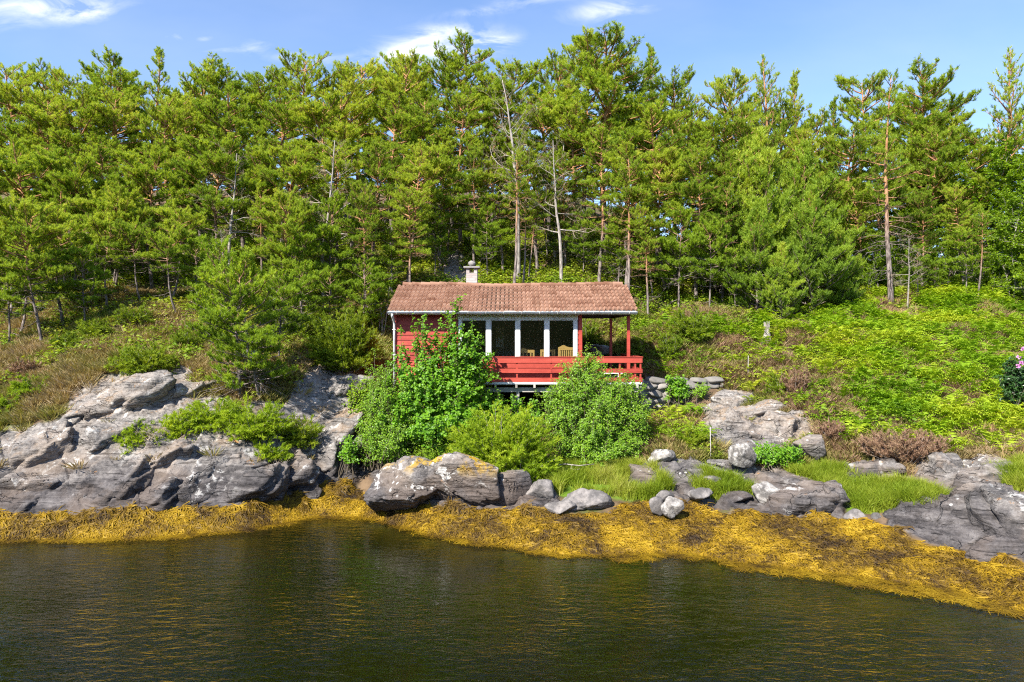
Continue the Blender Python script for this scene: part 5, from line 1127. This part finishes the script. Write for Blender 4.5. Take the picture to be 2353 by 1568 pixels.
shrub('hazel_bush', (x0, D, g0), [LB(1150, 950, 60, 45), LB(1215, 960, 40, 45), LB(1110, 930, 40, 40)], [36, 22, 22], .085, 'leaf', 'shaded leafy bush under the deck between the two big bushes', seed=6, twig=(.34, 13))
D = 20.6; x0 = WX(1010, D); g0 = gz1(x0, D)
shrub('sapling_bush', (x0, D, g0), [LB(1010, 1035, 48, 34), LB(975, 1052, 34, 18), LB(1050, 1010, 24, 24)], [46, 18, 14], .050, 'leaf_tree', 'light yellow-green bush between the hazel and the yellow juniper', seed=7, twig=(.28, 20), asp=.5)
juniper(1150, 1085, 19.7, 245, 160, 21, 280, 'juniper', 'big yellow-green juniper spreading in front of the deck post', .75, tuft=(12, .11, .020, .085))
juniper(1195, 1095, 19.3, 150, 70, 22, 90, 'juniper', 'lower yellow-green juniper skirt drooping over the shore grass and boulder', .8, tuft=(12, .11, .020, .085))
juniper(790, 848, 24.2, 160, 138, 23, 260, 'juniper_dark', 'round dark yellow-tipped juniper left of the cabin wall', .8, tuft=(12, .12, .022, .09), droop=-.1)
juniper(328, 862, 22.2, 135, 72, 24, 110, 'juniper_dark', 'low green juniper on the heather edge above the bare rock', .8, tuft=(12, .12, .022, .09))
for k, (x, y, d_, w_, h_, n, mt, lab) in enumerate([(490, 985, 20.5, 150, 72, 120, 'juniper', 'yellow juniper mat at the foot of the left twin pine'), (580, 1010, 20.3, 165, 90, 150, 'juniper', 'yellow juniper mat at the foot of the right twin pine'),
        (620, 1058, 19.9, 80, 52, 50, 'juniper', 'small yellow juniper hanging over the lower rock edge'), (312, 1052, 19.6, 80, 84, 80, 'juniper', 'yellow juniper clump on the rock, left of the grey dead twigs'), (372, 1030, 19.8, 70, 50, 50, 'juniper', 'flat yellow juniper clump right of the grey dead twigs'),
        (690, 995, 20.9, 80, 44, 60, 'juniper_dark', 'tiny dark juniper tuft on the rock right of the twin pines'), (420, 1010, 20.0, 90, 66, 70, 'juniper', 'yellow juniper clump in the rock hollow below the twin pines'), (75, 905, 21.5, 90, 40, 50, 'juniper', 'yellow-green juniper low in the heather at far left'),
        (150, 800, 24.5, 70, 40, 40, 'juniper_dark', 'dark juniper patch in heather below the left forest edge'), (1590, 772, 27.4, 105, 64, 90, 'juniper_dark', 'green juniper bush at the forest edge right of the porch'), (1540, 790, 26.6, 60, 30, 36, 'juniper_dark', 'small juniper bush close to the porch corner'),
        (215, 775, 25.4, 80, 46, 50, 'juniper_dark', 'dark juniper on the heather slope under the leftmost crooked pines'), (430, 800, 24.6, 70, 40, 46, 'juniper_dark', 'juniper bush between the low rim juniper and the twin pines'), (310, 745, 26.2, 90, 44, 50, 'juniper_dark', 'spreading juniper at the foot of the umbrella pines'), (690, 770, 26.4, 100, 60, 60, 'juniper_dark', 'juniper bush behind the round juniper, below the forest edge'), (60, 860, 22.6, 70, 36, 40, 'heather_brown', 'brown heather bush at far left above the bare rock'), (20, 940, 20.9, 60, 34, 36, 'juniper', 'small juniper at the left picture edge above the rock'), (1345, 770, 28.6, 80, 50, 50, 'juniper_dark', 'juniper bush seen through the open porch'), (1790, 880, 24.2, 60, 26, 30, 'juniper_dark', 'small juniper above the upper outcrop'),
        (1600, 1010, 20.9, 60, 40, 36, 'juniper_dark', 'dark juniper beside the white-topped boulder')]):
    juniper(x, y, d_, w_, h_, 40 + k, n, mt, lab, .8, tuft=(11, .11, .020, .085))
juniper(2080, 1062, 19.3, 230, 66, 71, 210, 'heather_brown', 'wide brown heather bush above the right-hand rocks', .6, 'heather_bush', (12, .10, .016, .08), droop=.35)
juniper(1830, 890, 23.8, 90, 40, 72, 60, 'heather_brown', 'brown heather bush on the slope right of the pale pole', .7, 'heather_bush', (12, .10, .016, .08), droop=.35)
juniper(1915, 1015, 20.6, 70, 44, 74, 50, 'heather_brown', 'brown-green heather bush left of the wide brown one', .7, 'heather_bush', (12, .10, .016, .08), droop=.35)
D = 21.0; x0 = WX(2345, D); g0 = gz1(x0, D)
rh = shrub('rhododendron', (x0, D, g0), [LB(2348, 866, 36, 38), LB(2385, 880, 40, 45)], [60, 40], .11, 'rhodo', 'dark rhododendron with pink flowers at the right picture edge', seed=8, twig=(.3, 15), asp=.42)
b = Bag(); rg = np.random.default_rng(3)
for (x, y) in ((2325, 822), (2336, 803), (2348, 828), (2330, 834), (2352, 812), (2343, 845), (2322, 842), (2362, 836), (2375, 815)):
    b = Bag(); c0 = np.array([WX(x, 20.6) - x0, 20.3 - D, WZ(y, 20.6) - g0])
    for k in range(16):
        d_ = nrm(rg.normal(size=3) + np.array([0, -.5, .4])); V, T, A = leaves(c0[None] + d_ * .03, d_[None] + rg.normal(0, .4, (1, 3)), d_[None], .062, rg, .9); b.add(V, T)
    b.build('flower_cluster', M['petal'], rh)
D = 25.1
for (x, y, r_, n_, mt, lf, lab, sd) in [(1557, 885, 20, 26, 'leaf', .07, 'round green bush hanging on the stone terrace wall', 31), (1612, 893, 12, 12, 'leaf_small', .05, 'small pale bush at the right end of the stone wall', 32)]:
    x0 = WX(x, D - .6); g0 = gz1(x0, D - .6); DD = D; D = D - .6; shrub('wall_bush', (x0, D, g0), [LB(x, y, r_, r_ * .9)], [n_], lf, mt, lab, seed=sd, twig=(.2, 14)); D = DD
D = 19.6; x0 = WX(1780, D); g0 = gz1(x0, D)
shrub('bramble', (x0, D, g0), [LB(1770, 1066, 40, 20), LB(1815, 1076, 32, 14), LB(1740, 1052, 22, 12)], [30, 20, 12], .055, 'leaf', 'low green bramble under the mossy boulder of the outcrop', seed=33, twig=(.22, 14))
D = 20.6; x0 = WX(800, D); g0 = gz1(x0, D)
shrub('rock_plant', (x0, D, g0), [LB(800, 1028, 18, 20)], [18], .06, 'leaf', 'bright green seedling in a rock crack left of the willow', seed=34, twig=(.2, 14))
D = 22.6; x0 = WX(828, D); g0 = gz1(x0, D)
shrub('sapling_bush', (x0, D, g0), [LB(835, 905, 28, 40), LB(822, 940, 24, 26)], [30, 16], .07, 'leaf_tree', 'yellow-green seedling bush in the gap left of the cabin', seed=35, twig=(.25, 12))

# ================================================================ ground cover (uncountable)
def heather_proto(rng, n=40, h=.24, r=.22):
    V, T, A = [], [], []
    a = rng.uniform(0, 6.28, n); q = rng.random(n) ** .6 * r; base = np.stack([np.cos(a) * q * .5, np.sin(a) * q * .5, np.full(n, -.04)], -1)
    tip = base + np.stack([np.cos(a) * q * 1.2, np.sin(a) * q * 1.2, h * rng.uniform(.5, 1.1, n)], -1) + rng.normal(0, .03, (n, 3)); w_ = nrm(np.cross(tip - base, rng.normal(size=(n, 3)))) * .011
    mid = base * .35 + tip * .65
    V = np.stack([base - w_ * .3, base + w_ * .3, mid + w_, tip, mid - w_], 1).reshape(-1, 3); k = np.arange(n)[:, None, None] * 5; T = (k + np.array([(0, 1, 2), (0, 2, 4), (4, 2, 3)])[None]).reshape(-1, 3)
    return V, T, np.repeat(rng.random(n), 5)
def clump_proto(rng, n=26, r=.24, h=.30, leaf=.075):
    d = nrm(rng.normal(size=(n, 3)) * np.array([1, 1, .8])); d[:, 2] = np.abs(d[:, 2]); P = d * np.array([r, r, h]) * (rng.random((n, 1)) ** .35)
    return leaves(P, d * .6 + np.array([0, -.1, .8]) + rng.normal(0, .4, (n, 3)), rng.normal(size=(n, 3)) + d, leaf, rng)
def fern_proto(rng, nf=6, L=.55):
    VV, TT, o = [], [], 0
    for k in range(nf):
        a = k * 6.283 / nf + rng.normal(0, .3); l_ = L * rng.uniform(.75, 1.15); nseg = 9; s = np.linspace(0, 1, nseg); rad = s * l_ * .78; z = .62 * l_ * np.sin(np.minimum(s, 1) * 2.1) * rng.uniform(.8, 1.2)
        P = np.stack([np.cos(a) * rad, np.sin(a) * rad, z - .03], -1); side = np.array([-math.sin(a), math.cos(a), 0])
        for i in range(1, nseg):
            wl = .17 * l_ / .55 * (1.05 - s[i]) + .012; dP = P[i] - P[i - 1]
            for sg in (-1, 1):
                V = [P[i - 1] + dP * .15, P[i - 1] + dP * .95, P[i - 1] + dP * 1.0 + side * sg * wl + np.array([0, 0, -.02])]; VV += V; TT.append((o, o + 1, o + 2)); o += 3
    VV = np.array(VV); return VV, np.array(TT), np.full(len(VV), .5)
def cover(name, mat, protos, n, u0, u1, y0, y1, keep, scl, label, seed, tint=None, sink=0.0, cat='ground cover'):
    rng = np.random.default_rng(seed); X, Y, Z, px_, py_ = sample_ground(n, u0, u1, y0, y1, rng); kk = keep(X, Y, Z, px_, py_, rng); X, Y, Z, px_, py_ = X[kk], Y[kk], Z[kk], px_[kk], py_[kk]
    Vs, Ts, As, o = [], [], [], 0; gid = rng.integers(0, len(protos), len(X)); tn = rng.random(len(X)) if tint is None else np.clip(tint(X, Y, Z, px_, py_, rng), 0, 1)
    for g, (V, T, A) in enumerate(protos):
        m = gid == g
        if not m.any(): continue
        v, t_, a_ = scatter(V, T, A, np.stack([X[m], Y[m], Z[m] - sink], -1), rng.uniform(0, 6.28, m.sum()), rng.uniform(scl[0], scl[1], m.sum()), rng, tn[m], rng.normal(0, .12, (m.sum(), 2)))
        Vs.append(v); Ts.append(t_ + o); As.append(a_); o += len(v)
    if not Vs: return
    ob = mesh_obj(name, tri_mesh(name, np.concatenate(Vs), np.concatenate(Ts), M[mat], {'tint': np.concatenate(As)})); tag(ob, label, cat, None, 'stuff'); return ob
def incab(X, Y): return ((X > -4.1) & (X < 4.35) & (Y > 22.7) & (Y < 27.3)) | ((X > 4.3) & (X < 7.9) & (Y > 23.7) & (Y < 25.5))
rg = np.random.default_rng(77)
HP = [heather_proto(rg) for _ in range(6)]; CP = [clump_proto(rg) for _ in range(6)]; FP = [fern_proto(rg) for _ in range(6)]
def nz(X, Y, s, f): return fbm(np.stack([X * f, Y * f, X * 0], -1), 3, s)
def mk(G, X, Y): return samp(G, X, Y)
def k_heath(X, Y, Z, px_, py_, r):
    p_ = (1 - mk(rock, X, Y) * .985) * (1 - mk(grass, X, Y)) * (1 - mk(weed, X, Y)) * (1 - .55 * mk(fern, X, Y)) * (1 - .9 * mk(litter, X, Y)) * (Z > 1.25) * sstep(-.35, .15, nz(X, Y, 90, .7) + .25)
    return (r.random(len(X)) < p_) & ~incab(X, Y)
cover('heather', 'heather', HP, 52000, -.86, .86, 17, 31, k_heath, (.55, 1.25), 'grey-brown and olive heather covering the slope above the shore rocks', 501, lambda X, Y, Z, a, b_, r: .64 + 1.5 * nz(X, Y, 91, .7) + r.normal(0, .2, len(X)))
def k_under(X, Y, Z, px_, py_, r):
    f_ = sstep(25.5, 29, Y + 2.0 * nz(X, Y, 95, .4)); p_ = f_ * (1 - .7 * mk(fern, X, Y)) * (1 - mk(rock, X, Y)) * sstep(-.5, .1, nz(X, Y, 96, .6) + .1)
    p_ = np.maximum(p_, .55 * (Z > 1.4) * (1 - mk(rock, X, Y)) * (1 - mk(grass, X, Y)) * sstep(.02, .2, nz(X, Y, 97, .7))); return (r.random(len(X)) < p_) & ~incab(X, Y)
cover('undergrowth', 'under', CP, 34000, -.86, .86, 20, 46, k_under, (.7, 1.7), 'dark green bilberry undergrowth covering the forest floor', 502, lambda X, Y, Z, a, b_, r: .42 + .6 * nz(X, Y, 98, .35) + r.normal(0, .2, len(X)))
def k_fern(X, Y, Z, px_, py_, r):
    p_ = mk(fern, X, Y) * (1 - mk(rock, X, Y)) * sstep(-.06, .16, nz(X, Y, 99, 1.1) + .10 + .25 * nz(X, Y, 130, .35) - .45 * (px_ < 1880) * (py_ > 780)); p_ = np.maximum(p_, .16 * (px_ > 1450) * (py_ > 760) * (Z > 1.6) * (1 - mk(rock, X, Y))); return (r.random(len(X)) < p_) & ~incab(X, Y)
cover('bracken', 'fern', FP, 13000, .12, .90, 18.5, 36, k_fern, (.5, 1.6), 'bright green bracken covering the sunny slope on the right', 503, lambda X, Y, Z, a, b_, r: .45 + .9 * nz(X, Y, 100, .6) + r.normal(0, .2, len(X)))
def k_brown(X, Y, Z, px_, py_, r):
    lo = (px_ > 1470) & (px_ < 1960) & (py_ > 770); hi = mk(fern, X, Y) * (nz(X, Y, 131, .55) > .16); p_ = (1 - mk(rock, X, Y)) * (1 - mk(grass, X, Y)) * (Z > 1.3) * np.maximum(.8 * lo * sstep(-.1, .15, nz(X, Y, 132, .8)), .7 * hi); return (r.random(len(X)) < p_) & ~incab(X, Y)
cover('brown_heather', 'heather_brown', HP, 14000, .10, .90, 18, 33, k_brown, (.6, 1.35), 'brown heather in patches among the bracken right of the porch', 506)
def grass_proto(rng, n=14, h=.34, r=.10):
    a = rng.uniform(0, 6.28, n); b0 = np.stack([np.cos(a), np.sin(a), a * 0], -1) * (rng.random((n, 1)) * r); b0[:, 2] = -.03; le = rng.normal(0, .10, (n, 2)); hh = h * rng.uniform(.6, 1.15, n)
    m_ = b0 + np.stack([le[:, 0] * .4, le[:, 1] * .4, hh * .6], -1); tp_ = b0 + np.stack([le[:, 0] * 1.3, le[:, 1] * 1.3, hh], -1); w_ = np.stack([np.sin(a), -np.cos(a), a * 0], -1) * .007
    V = np.stack([b0 - w_, b0 + w_, m_ + w_ * .8, tp_, m_ - w_ * .8], 1).reshape(-1, 3); k = np.arange(n)[:, None, None] * 5; T = (k + np.array([(0, 1, 2), (0, 2, 4), (4, 2, 3)])[None]).reshape(-1, 3); return V, T, np.repeat(rng.random(n), 5)
GP = [grass_proto(rg) for _ in range(5)]; SP = [grass_proto(rg, 16, .40, .16) for _ in range(4)]
cover('shore_grass', 'grass', GP, 150000, -.15, .90, 14.5, 21.5, lambda X, Y, Z, a, b_, r: r.random(len(X)) < mk(grass, X, Y) * (1 - mk(weed, X, Y)) * sstep(-.45, .1, nz(X, Y, 120, 1.8)), (.4, 1.35), 'fresh green salt-meadow grass between the shore rocks', 504, lambda X, Y, Z, a, b_, r: .42 + .8 * nz(X, Y, 101, 1.1) + r.normal(0, .18, len(X)) + .28 * ((b_ < 1112) & (a > 1800)))
def k_straw(X, Y, Z, px_, py_, r): return (r.random(len(X)) < .24 * (Z > .8) * (1 - .6 * mk(grass, X, Y)) * (1 - mk(weed, X, Y)) * (1 - mk(rock, X, Y) * .96) * sstep(-.05, .25, nz(X, Y, 102, .9)) * (1 + 3.0 * mk(fern, X, Y))) & ~incab(X, Y)
cover('dry_grass', 'straw', SP, 36000, -.86, .90, 17, 32, k_straw, (.5, 1.0), 'pale dry grass and dead bracken between the heather', 505)
def weed_proto(rng, n=10, L=.23):
    VV, TT, AA, o = [], [], [], 0
    for k in range(n):
        a = rng.normal(0, .75); l_ = L * rng.uniform(.5, 1.2); ns = 3; s = np.linspace(0, 1, ns); P = np.stack([np.sin(a) * s * l_ + .05 * np.sin(s * 5 + k), -np.cos(a) * s * l_, .034 * np.sin(np.minimum(s * 1.3, 1) * 3.1) * rng.uniform(.3, 1.6) + .018 - .03 * s], -1)
        sd = np.array([math.cos(a), math.sin(a), rng.normal(0, .5)]) * .0058 * rng.uniform(.7, 1.5); tw = np.array([.8, 1.25, .35])[:, None]; V = np.concatenate([P - sd * tw, P + sd * tw])
        for i in range(ns - 1): TT += [(o + i, o + ns + i, o + ns + i + 1), (o + i, o + ns + i + 1, o + i + 1)]
        VV.append(V); AA.append(np.full(len(V), rng.random())); o += len(V)
    return np.concatenate(VV), np.array(TT), np.concatenate(AA)
WP = [weed_proto(rg) for _ in range(8)]
def weed_cover(n, seed):
    rng = np.random.default_rng(seed); X, Y, Z, px_, py_ = sample_ground(n, -1.15, 1.15, 8.5, 21.5, rng)
    kk = (rng.random(n) < np.maximum(mk(weed, X, Y), .8 * (Z < .1) * (Z > -.14 + .16 * nz(X, Y, 111, 1.1)))) & (Z > -.35); X, Y, Z = X[kk], Y[kk], Z[kk]; gid = rng.integers(0, len(WP), len(X)); Vs, Ts, As, o = [], [], [], 0
    e = .15; gx = (gz(X + e, Y) - gz(X - e, Y)); gy = (gz(X, Y + e) - gz(X, Y - e)); rot = np.arctan2(-gx, gy) * 1.0 + rng.normal(0, .45, len(X)); sl = np.stack([gx, gy], -1) / (2 * e)
    tn = np.clip(.5 + .8 * nz(X, Y, 110, 1.6) + rng.normal(0, .18, len(X)) - .22 * sstep(.30, .65, Z), 0, 1)
    for g, (V, T, A) in enumerate(WP):
        m = gid == g; k = m.sum(); sc = rng.uniform(.6, 1.35, k); c, s = np.cos(rot[m]), np.sin(rot[m]); Q = V[None] * sc[:, None, None]; x = Q[..., 0] * c[:, None] - Q[..., 1] * s[:, None]; y = Q[..., 0] * s[:, None] + Q[..., 1] * c[:, None]
        z = Q[..., 2] + np.clip(x * sl[m][:, 0:1] + y * sl[m][:, 1:2], -.3, .3) + Z[m][:, None]; z = np.where(z < .015, np.maximum(z, -.015 + .035 * A[None]), z); v = np.stack([x + X[m][:, None], y + Y[m][:, None], z], -1).reshape(-1, 3)
        Vs.append(v); Ts.append((T[None] + (np.arange(k) * len(V))[:, None, None]).reshape(-1, 3) + o); As.append(np.clip(np.repeat(tn[m], len(V)) * .75 + np.tile(A, k) * .25, 0, 1)); o += len(v)
    ob = mesh_obj('seaweed', tri_mesh('seaweed', np.concatenate(Vs), np.concatenate(Ts), M['weed'], {'tint': np.concatenate(As)})); tag(ob, 'golden bladderwrack draped over the tidal zone', 'seaweed', None, 'stuff')
weed_cover(110000, 601)

# ================================================================ small things
def stick(name, pts, rad, mat, label, cat):
    P = np.array(pts); b = Bag(); b.tube(P - P[0], rad, 6); o = b.build(name, M[mat], None, True); o.location = P[0]; return tag(o, label, cat)
p_ = hit(1719, 872); stick('marker_pole', [(p_[0], p_[1], p_[2] - .2), (p_[0] + .01, p_[1], WZ(818, p_[1]))], [.014, .012], 'grey_wood', 'thin pale pole standing in the brown heather right of the stone wall', 'pole')
p_ = hit(1634, 1062); stick('marker_pole', [(p_[0], p_[1], p_[2] - .2), (p_[0] - .02, p_[1], WZ(982, p_[1]))], [.015, .013], 'grey_wood', 'pale pole standing on the shore slab left of the pale blocky boulder', 'pole')
p_ = hit(1640, 1045); stick('plank', [p_ + np.array([.1, 0, .05]), p_ + np.array([.95, .1, .12])], [.03, .03], 'dead', 'grey driftwood plank lying behind the pale blocky boulder', 'driftwood')
p_ = hit(1762, 788); rg = np.random.default_rng(9); b = Bag()
st = np.array([0, 0, -.2]); b.tube([(0, 0, -.2), (0, 0, .1), (.02, 0, .5), (.0, 0, .95)], [.34, .22, .15, .13], 10)
for k in range(7):
    a = k * .9; b.tube([(.10 * math.cos(a), .10 * math.sin(a), .75), (.13 * math.cos(a), .13 * math.sin(a), .97 + .18 * rg.random())], [.05, .012], 5)
    b.tube([(.14 * math.cos(a), .14 * math.sin(a), .2), (.42 * math.cos(a), .42 * math.sin(a), -.12)], [.07, .03], 5)
o = b.build('tree_stump', M['dead'], None, False); o.location = p_; o.scale = (.8, .8, .75); tag(o, 'grey splintered tree stump at the edge of the bracken', 'stump')
p_ = hit(1322, 1100); b = Bag(); P = np.array([(-.65, 0, .36), (-.3, 0, .40), (.1, -.05, .36), (.55, .0, .40)]); b.tube(P, [.012, .018, .02, .010], 5); b.tube([(-.1, -.03, .38), (-.15, -.1, .18), (-.08, -.2, -.02)], [.016, .014, .01], 5); b.tube([(-.15, -.1, .3), (-.02, -.16, .26), (.12, -.2, .30)], [.01, .009, .006], 4); b.tube([(-.45, 0, .40), (-.5, .05, .2), (-.42, .1, 0)], [.012, .010, .008], 4)
o = b.build('driftwood_branch', M['dead'], None, True); o.location = p_; tag(o, 'bleached forked branch lying on the shore grass', 'driftwood')
for x, y, sd, lab in [(350, 1010, 1, 'grey dead juniper twigs on the bare rock'), (545, 1005, 2, 'pale dead twigs between the yellow juniper mats'), (2270, 1045, 3, 'pale dry brushwood above the right-hand rocks'), (205, 905, 4, 'grey dead brushwood at the rim of the left rock'), (865, 1048, 5, 'dry twigs beside the rock left of the willow'), (640, 1075, 6, 'grey dead twigs under the small hanging juniper')]:
    p_ = hit(x, y); b = Bag(); rg = np.random.default_rng(sd)
    for k in range(34):
        a = rg.uniform(0, 6.28); P = path((rg.normal(0, .12), rg.normal(0, .1), -.05), (math.cos(a), math.sin(a), rg.uniform(.3, 1.2)), rg.uniform(.3, .75), 4, (0, 0, -.4), rg, .25); b.tube(P, [.009, .008, .006, .005, .003], 3, rg.random(), False)
        q, dd = at(P, .6); b.tube(path(q, dd + rg.normal(0, .7, 3), .25, 2, (0, 0, 0), rg, .2), [.005, .004, .003], 3, rg.random(), False)
    o = b.build('dead_brushwood', M['twig_dry']); o.location = p_; tag(o, lab, 'brushwood')
